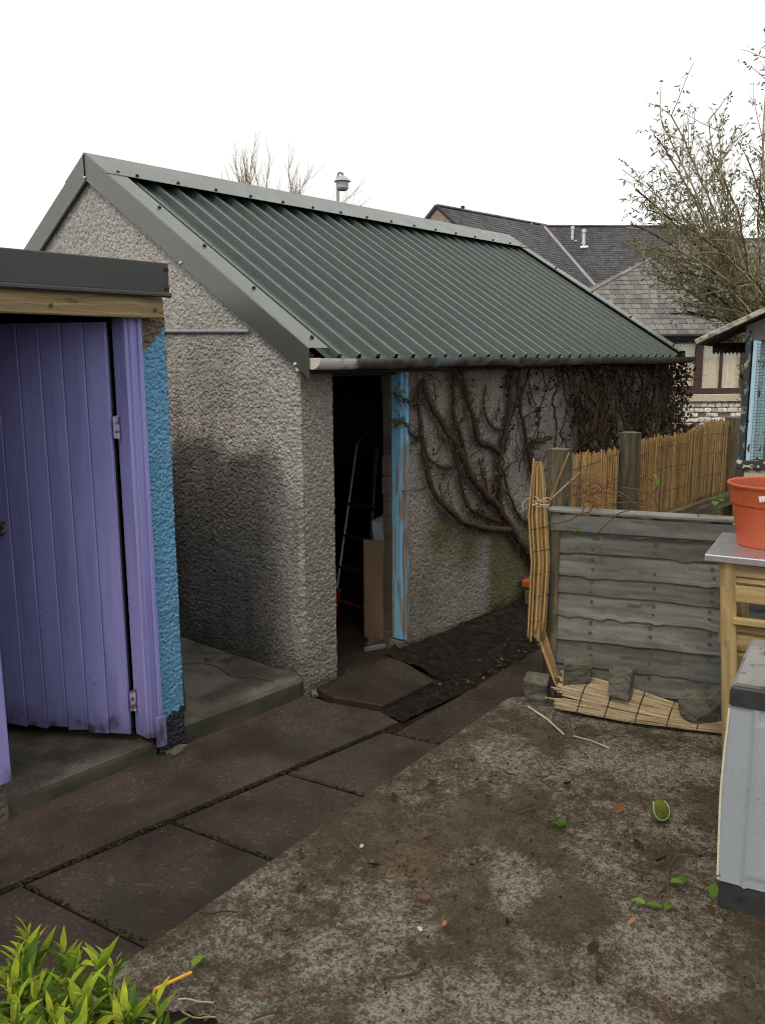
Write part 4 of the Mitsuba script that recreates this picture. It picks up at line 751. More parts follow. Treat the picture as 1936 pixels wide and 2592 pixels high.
part(rm, 'upright_reeds', join(up), 'm_reed', smooth=True, stuff=True); part(rm, 'bent_reeds', join(bent), 'm_reed', smooth=True, stuff=True); part(rm, 'ground_mat', join(mat), 'm_straw', smooth=True, stuff=True, label='pale reeds fanned out flat on the ground')
w = []
for s in (.14, .30, .47, .64, .80): w.append(tube([mat_pt(s + .025 * (tt - .5), tt) + V(0, 0, .013) for tt in np.linspace(-.02, 1.02, 9)], .0032, 4))
for z in (.36, .47, .57, .67, .77): w.append(tube(curve([V(3.232, 1.842, z) + FD * a + FN * (.055 + .032 * math.cos(a * 20)) + V(0, 0, a * .25) for a in (-.055, -.02, .02, .055)], 3), .0016, 4))
part(rm, 'wire', join(w), 'm_black', stuff=True)
tie = [tube(wiggle(curve([V(3.232, 1.842, .862 + .012 * k) + FD * a + FN * (.060 + .034 * math.cos(a * 30)) for a in (-.036, -.02, .005, .02, .036)], 4), .010, 60, k), .0018, 4) for k in range(4)]
tie += [tube(wiggle(np.linspace(V(3.20, 1.84, .87), V(3.20, 1.85, .87) + rvec() * V(1, 1, .8) * r.uniform(.015, .055), 6), .012, 30, k), .0016, 4) for k in range(34)]
tie.append(tube(curve([V(3.19, 1.86, .88), V(3.185, 1.895, .885), V(3.18, 1.915, .86), V(3.18, 1.91, .835)], 4), .0022, 5))
put_mat('m_string', (0.52, 0.47, 0.40), 0.9, 0.1)
part(rm, 'string_tie', join(tie), 'm_string', label='frayed pale string knotted round the reeds')
for k, (a, b) in enumerate([((3.28, 1.84, .87), (3.33, 1.78, 1.08)), ((3.25, 1.82, .88), (3.32, 1.72, 1.0))]): part(rm, 'stray_reed', tube([a, b], .003, 5), 'm_reed')
# stones along the foot of the panel
def stone(c, s, seed, rot, tilt, boxy, label, sub=4, rough=.16): single('stone', rock(c, s, seed, rot, tilt, boxy, sub, rough), 'm_rock', label, 'stone', smooth=True)
fa_ = math.atan2(FD[1], FD[0])
stone(V(3.246, 1.655, .15) + FN * .03, (.068, .045, .072), 2, fa_ + .25, .25, 2.4, 'squarish stone leaning on the fence panel above the left of the reed mat')
stone(V(3.262, 1.463, .142) + FN * .03, (.054, .045, .078), 5, fa_ - .1, -.30, 2.2, 'tilted block of stone, second from the left against the panel')
stone(V(3.306, 1.125, .092) - FN * .03, (.125, .075, .085), 8, fa_ + .1, .1, 1.3, 'large rounded mossy stone pinning the right end of the reed mat')
stone(V(3.205, 1.838, .045), (.060, .045, .052), 12, fa_, .2, 1.8, 'greenish stone at the foot of the upright reeds')
stone(V(3.188, 1.812, -.005), (.045, .04, .03), 14, fa_, .2, 1.5, 'small low stone at the pad corner under the upright reeds')
single('reed_stick', tube([(3.055, 1.79, .006), (2.99, 1.66, .006), (2.90, 1.535, .008)], .0045, 6), 'm_straw', 'longer loose reed lying across the pad towards the path', 'reed')
single('reed_stick', tube([(2.915, 1.50, .006), (2.92, 1.42, .006), (2.905, 1.345, .006)], .004, 6), 'm_straw', 'shorter loose reed lying in front of the reed mat', 'reed')
single('paper_scrap', grid(lambda u, v: np.stack([3.168 + .022 * v, 1.372 + .035 * u, .006 + .008 * np.sin(u * 3)], -1), 4, 2), 'm_white_screw', 'scrap of white paper in front of the reed mat', 'paper scrap')
single('orange_brick', box(V(5.66, 3.24, -.285), V(5.80, 3.40, -.225), .01), 'm_terracotta', 'orange brick standing by the wall behind the upright reeds', 'brick')

single('mossy_block', rock((5.74, 3.30, -.38), (.10, .09, .10), 77, boxy=2), 'm_rock', 'dark block under the orange brick by the outhouse wall', 'stone')
# bramble shoots hanging over the panel
def shoots(name, label, lines, leaves, rad, mat='m_red_stem', lf='m_leaf_green', lsize=(.03, .045)):
    k = thing(name, label, 'bramble'); 
    for l in lines: part(k, 'stem', tube(wiggle(curve(l, 5), .004, 30, len(l)), rad, 5), mat)
    for p in leaves:
        for i in range(3): part(k, 'leaf', leaf_mesh(V(*p), rvec() + V(0, 0, .1) + .5 * FN, V(-.3, -.2, 1), rng.uniform(*lsize) * .8, rng.uniform(.022, .030), .2), lf)
    return k
BF = [[[3.237, 1.84, 0.784], [3.265, 1.76, 0.792], [3.286, 1.7, 0.826], [3.296, 1.672, 0.867]], [[3.296, 1.671, 0.834], [3.304, 1.647, 0.855], [3.308, 1.637, 0.895]], [[3.315, 1.617, 0.752], [3.321, 1.597, 0.786], [3.333, 1.563, 0.821], [3.341, 1.541, 0.842], [3.357, 1.495, 0.863]]]
BB = [[[3.263, 1.765, 0.96], [3.288, 1.693, 0.97], [3.311, 1.627, 0.96], [3.324, 1.591, 0.949], [3.344, 1.532, 0.92], [3.36, 1.48, .88]], [[3.295, 1.673, 0.906], [3.314, 1.62, 0.925], [3.328, 1.579, 0.918], [3.342, 1.537, 0.91]], [[3.344, 1.533, 0.946], [3.366, 1.469, 0.939], [3.38, 1.429, 0.919], [3.392, 1.392, 0.86]], [[3.378, 1.434, 0.919], [3.387, 1.407, 0.952], [3.387, 1.409, 0.983]], [[3.442, 1.248, 0.83], [3.442, 1.248, 0.87], [3.453, 1.216, 0.89], [3.463, 1.19, 0.904]], [[3.304, 1.648, 0.862], [3.331, 1.571, 0.876], [3.357, 1.496, 0.887], [3.384, 1.416, 0.87]]]
off = lambda ls, d: [[(V(*p) + FN * d).tolist() for p in l] for l in ls]
shoots('bramble', 'thin red bramble shoots with green leaf buds hanging over the panel face', off(BF, .045), [(V(3.276, 1.697, .768) + FN * .05), (V(3.306, 1.612, .735) + FN * .05)], .0028)
shoots('bramble', 'thin arching bramble shoots behind the panel in front of the reeds', BB, [(3.371, 1.424, .981), (3.377, 1.405, .991), (3.453, 1.187, .912), (3.459, 1.168, .919)], .0026)
dry = []
for k in range(110):
    b = V(3.30 + .05 * rng.random(), 1.73 - .12 * rng.random(), .86 + .12 * rng.random()); dry.append(tube(wiggle(b + rvec() * np.linspace(0, .06, 4)[:, None], .012, 40, k), .0011, 3, False))
single('dry_weeds', join(dry), 'm_leaf_dead', 'tuft of brown dry weeds behind the left end of the panel', 'dry weeds', stuff=True)
bk = shoots('bramble', 'long bramble runner trailing from the grey cabinet onto the pad', [[(2.43, .50, .12), (2.30, .632, .105), (2.18, .70, .09), (2.21, .75, .06), (2.34, .80, .035), (2.335, .851, .026), (2.259, .847, .02), (2.193, .822, .014), (2.121, .783, .008)], [(2.21, .829, .012), (2.221, .88, .012), (2.209, .935, .012), (2.225, .979, .014), (2.233, 1.034, .012), (2.244, 1.105, .014), (2.264, 1.169, .012), (2.279, 1.206, .012)], [(2.202, .826, .016), (2.144, .824, .016), (2.084, .827, .018), (2.06, .829, .02)], [(2.225, .979, .012), (2.27, .985, .03), (2.30, 1.0, .02)], [(2.121, .783, .008), (2.08, .70, .01), (2.05, .66, .01)]], [], .0019)
for p, d in [((2.06, .829, .02), (-.2, 1, .25)), ((2.06, .829, .02), (.3, -1, .25)), ((2.20, .82, .02), (.5, -1, .25)), ((2.215, .80, .02), (1, -.4, .2)), ((2.279, 1.206, .014), (0, 1, .3)), ((2.279, 1.206, .014), (1, .3, .3)), ((2.121, .783, .01), (-1, 0, .2)), ((2.17, .685, .09), (-.6, 0, -1)), ((2.175, .68, .085), (-.3, .4, -1))]:
    part(bk, 'leaf', leaf_mesh(V(*p), d, V(0, 0, 1), rng.uniform(.036, .05), .026, .2, 4), 'm_leaf_green')

# ------------------------------------------------------------------ grey cabinet, barbecue table and pot on the right
cb = thing('cabinet', 'pale blue-grey plastic cabinet with a dirty grey lid and dark plinth, at the right edge', 'cabinet')
CF, CD = unit(V(.20, -.98, 0)), unit(V(.98, .20, 0)); C0 = V(2.200, .690, 0)
P = lambda s, d, z: C0 + CF * s + CD * d + V(0, 0, z)
def slabbox(s0, s1, d0, d1, z0, z1, bev=.006): return beam(P((s0 + s1) / 2, d0, (z0 + z1) / 2), P((s0 + s1) / 2, d1, (z0 + z1) / 2), z1 - z0, s1 - s0, V(0, 0, 1), bev)
part(cb, 'plinth', slabbox(.004, .50, .006, .40, .0, .080), 'm_charcoal')
fr = grid(lambda u, v: np.stack([0 * u, u, v], -1), 160, 60); u_, v_ = fr[0][:, 1], fr[0][:, 2]
s_ = .002 + .496 * u_; z_ = .080 + .503 * v_; bul = -.007 * np.sin(np.pi * v_) * (1 - np.clip((u_) / .10, 0, 1)) ; ridge = -.009 * np.exp(-((s_ - .067) / .007) ** 2) - .004 * (1 / (1 + np.exp(-(s_ - .067) / .002))) * (v_ > .06) * (v_ < .93)
fm = (np.array([P(a + b * .9, .0 + c + .004 * math.sin(3 * zz), zz) for a, b, c, zz in zip(s_, bul, ridge, z_)]), fr[1], fr[2])
part(cb, 'front_panel', fm, 'm_cabinet', smooth=True)
part(cb, 'body', slabbox(.004, .50, .012, .40, .078, .585), 'm_cabinet')
part(cb, 'corner_strip', tube(curve([P(.0, -.001, .085), P(-.006, .0, .30), P(-.005, .0, .42), P(.001, .0, .575)], 6), .003, 8), 'm_cream_edge', smooth=True, label='bulging cream edge strip')
part(cb, 'lid_lip', slabbox(.000, .51, -.004, .03, .584, .632, .006), 'm_charcoal')
part(cb, 'lid', slabbox(.002, .51, .022, .425, .586, .640, .010), 'm_lid', label='grey lid scattered with dead leaves')
part(cb, 'lid_step', slabbox(.05, .51, .34, .41, .640, .645, .003), 'm_lid')
for k in range(15):
    q = P(rng.uniform(.03, .30), rng.uniform(.06, .36), .644)
    single('dead_leaf', leaf_mesh(q, rvec() * V(1, 1, .08), V(0, 0, 1) + .3 * rvec(), rng.uniform(.02, .045), .012, .2, 2), 'm_leaf_dead' if k % 3 else 'm_leaf_dark', 'dead leaf lying on the grey cabinet lid', 'dead leaf', group='dead leaves on the cabinet lid')
single('dark_stick', tube([P(.155, -.012, .155), P(.20, -.012, .13)], .003, 5), 'm_twig', 'short dark stick against the front of the grey cabinet', 'twig')
tb = thing('barbecue_table', 'slatted pine barbecue table with a stainless steel top, behind the grey cabinet', 'table')
TF, TD = unit(V(.20, -.98, 0)), unit(V(.98, .20, 0)); T0 = V(2.868, 1.012, 0); TZ = .822
Q = lambda s, d, z: T0 + TF * s + TD * d + V(0, 0, z)
def tb_box(s0, s1, d0, d1, z0, z1, bev=.004, along='s'):
    if along == 's': return beam(Q(s0, (d0 + d1) / 2, (z0 + z1) / 2), Q(s1, (d0 + d1) / 2, (z0 + z1) / 2), z1 - z0, d1 - d0, V(0, 0, 1), bev, 6)
    if along == 'd': return beam(Q((s0 + s1) / 2, d0, (z0 + z1) / 2), Q((s0 + s1) / 2, d1, (z0 + z1) / 2), z1 - z0, s1 - s0, V(0, 0, 1), bev, 6)
    return beam(Q((s0 + s1) / 2 + .055, (d0 + d1) / 2, z0), Q((s0 + s1) / 2, (d0 + d1) / 2, z1), s1 - s0, d1 - d0, TF, bev, 6)
part(tb, 'steel_top', tb_box(.0, .62, .0, .43, TZ - .024, TZ, .003), 'm_stainless', label='brushed stainless steel worktop')
LX = .045
for s0 in (LX, .54):
    for d0 in (.02, .36): part(tb, 'leg', tb_box(s0, s0 + .050, d0, d0 + .045, .0, TZ - .026, .006, 'z'), 'm_table_wood')
for z0, z1, d in ((.748, .794, .028), (.725, .745, .034), (.660, .718, .026)): part(tb, 'front_rail', tb_box(LX + .05, .54, d, d + .022, z0, z1), 'm_table_wood')
for z0, z1 in ((.555, .572), (.585, .600)): part(tb, 'bottle_rack_slat', tb_box(LX + .055, .54, .01 + (.585 - z0) * .6, .035 + (.585 - z0) * .6, z0, z1 + .01), 'm_table_wood')
part(tb, 'front_rail', tb_box(LX + .05, .54, .04, .06, .485, .545), 'm_table_wood')
part(tb, 'back_rail', tb_box(LX + .05, .54, .37, .39, .70, .77), 'm_table_wood'); part(tb, 'side_rail', tb_box(LX + .01, LX + .03, .06, .36, .70, .77, .004, 'd'), 'm_table_wood'); part(tb, 'side_rail', tb_box(LX + .01, LX + .03, .06, .36, .50, .54, .004, 'd'), 'm_table_wood')
for k in range(5): part(tb, 'shelf_slat', tb_box(LX + .03, .56, .05 + k * .068, .10 + k * .068, .46, .478), 'm_table_wood')
pt = thing('plant_pot', 'large orange-red plastic plant pot on the steel table top', 'plant pot')
pc = V(3.165, .888, TZ)
part(pt, 'pot', lathe([(.0, .004), (.108, .0), (.112, .004), (.136, .150), (.142, .152), (.150, .212), (.156, .213), (.1575, .219), (.154, .224), (.146, .220), (.138, .150), (.108, .012), (.0, .012)], pc, 72), 'm_terracotta', smooth=30)
part(pt, 'soil', lathe([(.0, .150), (.05, .155), (.10, .150), (.139, .146)], pc, 30), 'm_soil')
tgd = unit(V(-pc[0], -pc[1], 0)); tside = V(-tgd[1], tgd[0], 0); ta = unit(tgd * .985 - tside * .17)
tc = pc + ta * .150 + V(0, 0, .185); ts = V(-ta[1], ta[0], 0)
part(pt, 'sticker', beam(tc - ts * .020 + V(0, 0, -.004), tc + ts * .020 + V(0, 0, .004), .020, .004, V(0, 0, 1) + .2 * ta, .001), 'm_white_screw', label='small blank white sticker')
rs = [tube(wiggle(pc + V(rng.uniform(-.09, .09), rng.uniform(-.09, .09), .15) + rvec() * np.linspace(0, .07, 4)[:, None], .01, 30, k), .0012, 3) for k in range(26)]
part(pt, 'dry_roots', join(rs), 'm_leaf_dead', stuff=True)
# ------------------------------------------------------------------ pet hutch on the right, behind the panel
W = lambda a, d, z: RIGHT * a + AHEAD * d + V(0, 0, z)
ht = thing('hutch', 'peeling pale blue hutch with wire mesh and pitched roof, behind the orange pot', 'hutch')
hc, hs_ = math.cos(math.radians(25)), math.sin(math.radians(25)); WB = W; WR, WD = RIGHT * hc - AHEAD * hs_, AHEAD * hc + RIGHT * hs_
H0 = WB(1.664, 4.0, 0)
W = lambda a, d, z: H0 + WR * (a - 1.664) + WD * (d - 4.0) + V(0, 0, z)
def wbox(a0, a1, d0, d1, z0, z1, bev=.003):
    ds = [a1 - a0, d1 - d0, z1 - z0]; k = int(np.argmax(ds)); c = [(a0 + a1) / 2, (d0 + d1) / 2, (z0 + z1) / 2]; p, q = list(c), list(c); lo, hi = [a0, d0, z0], [a1, d1, z1]; p[k], q[k] = lo[k], hi[k]
    ax = [WR, WD, V(0, 0, 1)]; o = [i for i in range(3) if i != k]; return beam(W(*p), W(*q), ds[o[0]], ds[o[1]], ax[o[0]], bev, 4)
A0 = 1.664
part(ht, 'corner_post', wbox(A0, A0 + .026, 3.99, 4.03, .45, 1.60), 'm_hutch_dark'); part(ht, 'corner_post', wbox(2.72, 2.75, 3.99, 4.03, .45, 1.60), 'm_hutch_dark')
part(ht, 'side_panel', wbox(A0 + .002, A0 + .020, 4.03, 4.60, .85, 1.60), 'm_hutch_dark'); part(ht, 'side_panel', wbox(2.73, 2.748, 4.03, 4.60, .85, 1.60), 'm_hutch_dark')
part(ht, 'back_panel', wbox(A0 + .02, 2.73, 4.58, 4.60, .85, 1.62), 'm_inside'); part(ht, 'floor', wbox(A0 + .02, 2.73, 4.03, 4.58, .97, .99), 'm_dark_wood')
gp = np.array([W(A0, 3.998, 1.555), W(2.75, 3.998, 1.555), W(2.75, 3.998, 1.62), W(2.207, 3.998, 1.86), W(A0, 3.998, 1.62)]); gp2 = gp + WD * .018
part(ht, 'gable_panel', (np.vstack([gp, gp2]), np.array([(0, 1, 2), (0, 2, 3), (0, 3, 4), (5, 7, 6), (5, 8, 7), (5, 9, 8)] + [(i, (i + 1) % 5, (i + 1) % 5 + 5) for i in range(5)] + [(i, (i + 1) % 5 + 5, i + 5) for i in range(5)]), np.zeros((10, 2)) + [0, nid()]), 'm_hutch_grey')
for s, (ax, bx) in enumerate(((1.455, 2.215), (2.96, 2.20))):
    part(ht, 'roof_board', beam(W((ax + bx) / 2, 3.93, 0) + V(0, 0, 1.735), W((ax + bx) / 2, 4.72, 0) + V(0, 0, 1.735), math.hypot(bx - ax, .365), .016, WR * (bx - ax) + V(0, 0, .365), .002), 'm_roof_felt')
    part(ht, 'roof_underlay', beam(W((ax + bx) / 2, 3.945, 0) + V(0, 0, 1.719), W((ax + bx) / 2, 4.70, 0) + V(0, 0, 1.719), math.hypot(bx - ax, .365) - .02, .012, WR * (bx - ax) + V(0, 0, .365), .002), 'm_dark_wood')
    part(ht, 'verge_board', beam(W(ax, 3.925, 1.549), W(bx, 3.925, 1.914), .024, .016, V(0, 0, 1), .003, 10, .0008), 'm_roof_felt')
sc = []
for k in range(12):
    a = 1.475 + k * .019; sc.append(join([beam(W(a, 4.66, 1.53), W(a + .019, 4.66, 1.53), .05, .004, V(0, 0, 1), .001), (np.array([W(a, 4.658, 1.506), W(a + .019, 4.658, 1.506), W(a + .0095, 4.658, 1.492), W(a, 4.662, 1.506), W(a + .019, 4.662, 1.506), W(a + .0095, 4.662, 1.492)]), np.array([(0, 1, 2), (3, 5, 4)]), np.zeros((6, 2)))]))
part(ht, 'scalloped_edge', join(sc), 'm_dark_wood')
part(ht, 'door_stile', wbox(A0 + .034, A0 + .066, 3.988, 4.01, 1.006, 1.553), 'm_pale_blue', label='pale blue door stile with flaking paint')
part(ht, 'back_board', wbox(A0 + .060, A0 + .108, 4.06, 4.08, 1.006, 1.553), 'm_pale_blue')
part(ht, 'inner_post', wbox(A0 + .108, A0 + .135, 4.05, 4.08, 1.006, 1.553), 'm_hutch_grey')
msh = []
for k in range(38): z = 1.012 + k * .0142; msh.append(tube([W(A0 + .052, 3.984, z), W(A0 + .45, 3.984, z)], .0011, 4, False))
for k in range(29): a = A0 + .054 + k * .0142; msh.append(tube([W(a, 3.982, 1.004), W(a, 3.982, 1.555)], .0011, 4, False))
put_mat('m_mesh_wire', (0.13, 0.135, 0.14), 0.5, 0.4)
part(ht, 'wire_mesh', join(msh), 'm_mesh_wire')
part(ht, 'hook', join([tube(curve([W(A0 + .060, 3.975, 1.46), W(A0 + .070, 3.965, 1.462), W(A0 + .085, 3.97, 1.458)], 4), .004, 6), beam(W(A0 + .085, 3.978, 1.45), W(A0 + .085, 3.978, 1.47), .012, .006, WR)]), 'm_rust')
part(ht, 'bottom_rail', wbox(A0 - .004, 2.75, 3.982, 4.03, .966, 1.004), 'm_hutch_rail'); part(ht, 'lower_panel', wbox(A0 + .03, 2.73, 4.0, 4.02, .80, .964), 'm_hutch_cream')
for a in (A0 + .012, 2.70):
    for d in (4.0, 4.55): part(ht, 'leg', wbox(a, a + .035, d, d + .035, -.03, .80), 'm_post_wood')
part(ht, 'lower_post', wbox(A0 - .002, A0 + .028, 3.985, 4.02, .45, .964), 'm_hutch_rail')

W = WB; WR, WD = RIGHT, AHEAD
# ------------------------------------------------------------------ buddleia behind the hutch
bs = thing('shrub', 'tall thin-leaved shrub with arching straw-coloured stems and brown seed heads, at the right edge', 'shrub')
lv, tw_, pan, low = [], [], [], []
R = np.random.default_rng(17)
base = W(3.98, 9.0, .30)
def grow(p, d, L, r0, lev, droop):
    n = max(4, int(L / .14)); pts = [p]; dirs = []
    for i in range(n):
        d = unit(d + R.normal(0, .10 if lev else .055, 3) + V(0, 0, -.035 * droop)); dirs.append(d); pts.append(pts[-1] + d * L / n)
    pts = np.array(pts); rr = np.linspace(r0, r0 * .35, len(pts)); 
    return pts, rr, dirs
def leafy(pts, dens, size, t0=.3):
    n = len(pts)
    for i in range(int(n * t0), n):
        for _ in range(R.poisson(dens)):
            q = pts[i] + R.normal(0, .02, 3); dd_ = unit(R.normal(size=3) + V(0, 0, -.25)); lv.append(leaf_mesh(q, dd_, R.normal(size=3), R.uniform(*size), R.uniform(.012, .02), .25, 2))
def inside(q):                                            # the crown's envelope, an egg leaning out to the left
    a, d, z = q @ RIGHT, q @ AHEAD, q[2]
    if a / d > .425: return z < 5.0
    if z < 1.8: return a / d > .412
    return ((a - 4.45) / 2.05) ** 2 + ((z - 3.25) / 1.78) ** 2 + ((d - 9.0) / 1.9) ** 2 < R.uniform(.75, 1.15) and z > 1.72 + .25 * max(0, 3.3 - a) * R.random()
NS = 110
for k in range(NS):
    ang = math.radians(R.uniform(-66, 22) if k > 9 else R.uniform(-84, -58)); dep = R.normal(0, .32)
    d = unit(RIGHT * math.sin(ang) + V(0, 0, math.cos(ang)) + AHEAD * dep)
    top = 1.0 - .25 * abs(ang) / 1.4; L = R.uniform(2.6, 4.0) * (1 - .22 * abs(ang) / 1.2) if ang < -.1 else R.uniform(2.8, 4.7)
    p0 = base + RIGHT * abs(R.normal(.0, .25)) + AHEAD * R.normal(0, .35) + V(0, 0, R.uniform(.95, 1.5) * min(1, max(0, -ang - .25) / .35))
    pts, rr, dirs = grow(p0, d, L, R.uniform(.009, .020), 0, R.uniform(.2, 1.4))
    ok = [inside(q) for q in pts]; m = ok.index(False) if False in ok else len(pts)
    if m < 5: continue
    pts, rr, dirs = pts[:m], rr[:m], dirs[:m]
    part(bs, 'stem', tube(pts, rr, 5), 'm_straw_stem' if R.random() < .75 else 'm_vine_bark', smooth=True)
    leafy(pts, 1.8, (.045, .085), .4)
    m = len(pts)
    for j in range(int(m * .22), m):
        for _ in range(R.poisson(1.0 + 1.3 * j / m)):
            dd_ = unit(dirs[min(j, m - 2)] + R.normal(0, .55, 3) + V(0, 0, .12)); L2 = R.uniform(.22, .75) * (1.05 - .4 * j / m)
            p2, r2, d2 = grow(pts[j], dd_, L2, .0055, 1, .5); 
            if not inside(p2[-1]): continue
            tw_.append(tube(p2, r2, 3, False)); leafy(p2, 2.3, (.04, .08), .2)
            if R.random() < .10:
                q = p2[-1]; dq = unit(d2[-1] + V(0, 0, -.3)); 
                for s in range(10): a = q + dq * .013 * s; pan.append(leaf_mesh(a, unit(R.normal(size=3)), R.normal(size=3), .022, .016, .1, 2))
for k in range(420):                                    # dry straw stems arching low to the left, over the slates
    p = base + RIGHT * (R.uniform(-1.15, .3)) + AHEAD * R.normal(0, .35) + V(0, 0, R.uniform(.35, 1.6)); ang = math.radians(R.uniform(-115, -25)); d = unit(RIGHT * math.sin(ang) + V(0, 0, math.cos(ang)) + AHEAD * R.normal(0, .4))
    p2, r2, d2 = grow(p, d, R.uniform(.3, .95), R.uniform(.003, .007), 1, R.uniform(0, 1.4))
    if not (inside(p2[0]) and inside(p2[-1]) and p2[:, 2].min() > 1.70): continue
    low.append(tube(p2, r2, 3, False))
    if R.random() < .5: leafy(p2, .45, (.04, .08), .5)
part(bs, 'leaves', join(lv), 'm_leaf_grey', stuff=True); part(bs, 'twigs', join(tw_), 'm_straw_stem', stuff=True); part(bs, 'straw_stems', join(low), 'm_straw_stem', stuff=True); part(bs, 'seed_heads', join(pan), 'm_panicle', stuff=True)

# ------------------------------------------------------------------ slate-roofed house beyond
SC = 1.375
def HW(a, d, z): return W(a * SC, d * SC, EYE + (z - EYE) * SC)
hs = thing('house', 'long low house with grey slate roofs, pale stone walling and brown framed windows', 'house')
def hbox(a0, a1, d0, d1, z0, z1, bev=.006):
    z = lambda q: EYE + (q - EYE) * SC
    return wbox(a0 * SC, a1 * SC, d0 * SC, d1 * SC, z(z0), z(z1), bev)
GZ = EYE + (-.47 - EYE) / SC                                # ground, in the house's own units
wl = part(hs, 'wall', join([hbox(2.3, 9.4, 16.03, 16.3, GZ, .80), hbox(2.3, 5.0, 16.03, 16.3, .80, 1.86), hbox(7.35, 9.4, 16.03, 16.3, .80, 1.86), hbox(2.3, 9.4, 18.2, 18.4, GZ, 1.8), hbox(2.3, 2.5, 16.3, 18.2, GZ, 1.8), hbox(9.2, 9.4, 16.3, 18.2, GZ, 1.8)]), 'm_mortar')
part(hs, 'plinth', hbox(2.3, 9.4, 15.96, 16.03, GZ, .215), 'm_grey_render')
r = np.random.default_rng(3); z = .225; row = 0
while z < .655:
    hgt = min(r.uniform(.055, .095), .672 - z); a = 4.7 + r.random() * .1
    while a < 7.1:
        wd = r.uniform(.07, .15) * (1.5 if r.random() < .12 else 1); h2 = hgt * r.uniform(.88, 1.0); c = HW(a + wd / 2, 16.02, z + h2 / 2)
        m = trimesh.creation.icosphere(subdivisions=2); v = m.vertices; v = v / (np.abs(v) ** 7).sum(1, keepdims=True) ** (1 / 7); v = v * (1 + .30 * (meshkit.noise(v * 1.3 + r.random() * 50) - .5))[:, None]
        v = v * V(wd * SC / 2 * .98, .055, h2 * SC / 2 * .98)
        if r.random() < .86: part(wl, 'stone', (c + v[:, :1] * RIGHT - v[:, 1:2] * AHEAD * 1.0 + v[:, 2:] * V(0, 0, 1), m.faces, np.zeros((len(v), 2)) + [0, nid()]), 'm_limestone', smooth=True)
        a += wd + .008
    z += hgt + .008
part(hs, 'sill', hbox(4.9, 7.5, 15.93, 16.06, .676, .808), 'm_sandstone')
wn = part(hs, 'window', join([hbox(4.95, 7.4, 15.99, 16.05, .808, .915, .01), hbox(4.95, 7.4, 15.99, 16.05, 1.728, 1.80, .01), hbox(5.757, 5.897, 15.985, 16.05, .90, 1.74, .012), hbox(6.216, 6.262, 15.99, 16.05, .90, 1.74, .008), hbox(6.60, 6.74, 15.985, 16.05, .90, 1.74, .012), hbox(5.32, 5.36, 15.99, 16.05, .90, 1.74, .008), hbox(4.94, 5.02, 15.985, 16.05, .80, 1.8, .01), hbox(7.3, 7.4, 15.985, 16.05, .8, 1.8, .01), hbox(5.0, 5.757, 15.985, 16.05, .898, .955, .008)]), 'm_brown_frame', label='dark brown framed window with vertical blinds')
for a0, a1 in ((5.02, 5.32), (5.36, 5.757), (5.897, 6.216), (6.262, 6.60), (6.74, 7.3)):
    part(wn, 'pane', quad(HW(a0, 16.02, .90), HW(a1, 16.02, .90), HW(a1, 16.02, 1.74), HW(a0, 16.02, 1.74)), 'm_glass')
bl = []
for k in range(52):
    a = 5.0 + k * .0455; tw = r.uniform(-.004, .008); p = [HW(a, 16.09 + tw, .88), HW(a + .0435, 16.085 - tw, .88), HW(a + .0435, 16.085 - tw, 1.74), HW(a, 16.09 + tw, 1.74)]; bl.append(quad(*p))
part(wn, 'vertical_blinds', join(bl), 'm_blind', stuff=True, label='closed cream vertical blinds')
part(wn, 'room_back', quad(HW(4.9, 16.3, .8), HW(7.5, 16.3, .8), HW(7.5, 16.3, 1.8), HW(4.9, 16.3, 1.8)), 'm_inside')
part(hs, 'eaves_board', join([hbox(2.2, 9.5, 15.86, 16.04, 1.785, 1.80), hbox(2.2, 9.5, 15.84, 15.86, 1.785, 1.868)]), 'm_black')
gt = gutter(0, 1); gm_ = tube([HW(2.2, 15.81, 1.862), HW(9.5, 15.81, 1.862)], .055, 10); part(hs, 'gutter', gm_, 'm_black', smooth=True)
# hipped roof over the near wing
TP = .70
def roofpt(a, s): cs = 1 / math.hypot(1, TP); return a, 15.80 + s * cs, 1.875 + s * cs * TP
S_TOP = 2.87 * math.hypot(1, TP)
hip = lambda d: 2.3 + (d - 15.8) * 1.42
bk0 = lambda a, s, dz=0: HW(roofpt(a, s)[0], roofpt(a, s)[1], roofpt(a, s)[2] + dz)
rr_a = hip(15.8 + 2.87)
nr = part(hs, 'roof', join([quad(bk0(2.3, 0), bk0(9.5, 0), bk0(9.5, S_TOP), bk0(rr_a, S_TOP)), (np.array([bk0(2.3, 0), bk0(rr_a, S_TOP), HW(2.3, 21.5, 1.875)]), np.array([[0, 1, 2]]), np.zeros((3, 2))), quad(bk0(rr_a, S_TOP), bk0(9.5, S_TOP), HW(9.5, 21.5, 1.875), HW(2.3, 21.5, 1.875))]), 'm_slate_far')
NRM = unit(HW(0, -TP, 1) - HW(0, 0, 0)); cand = []
sl_h, sl_w = .178, .164
row = 0; s = 0.0
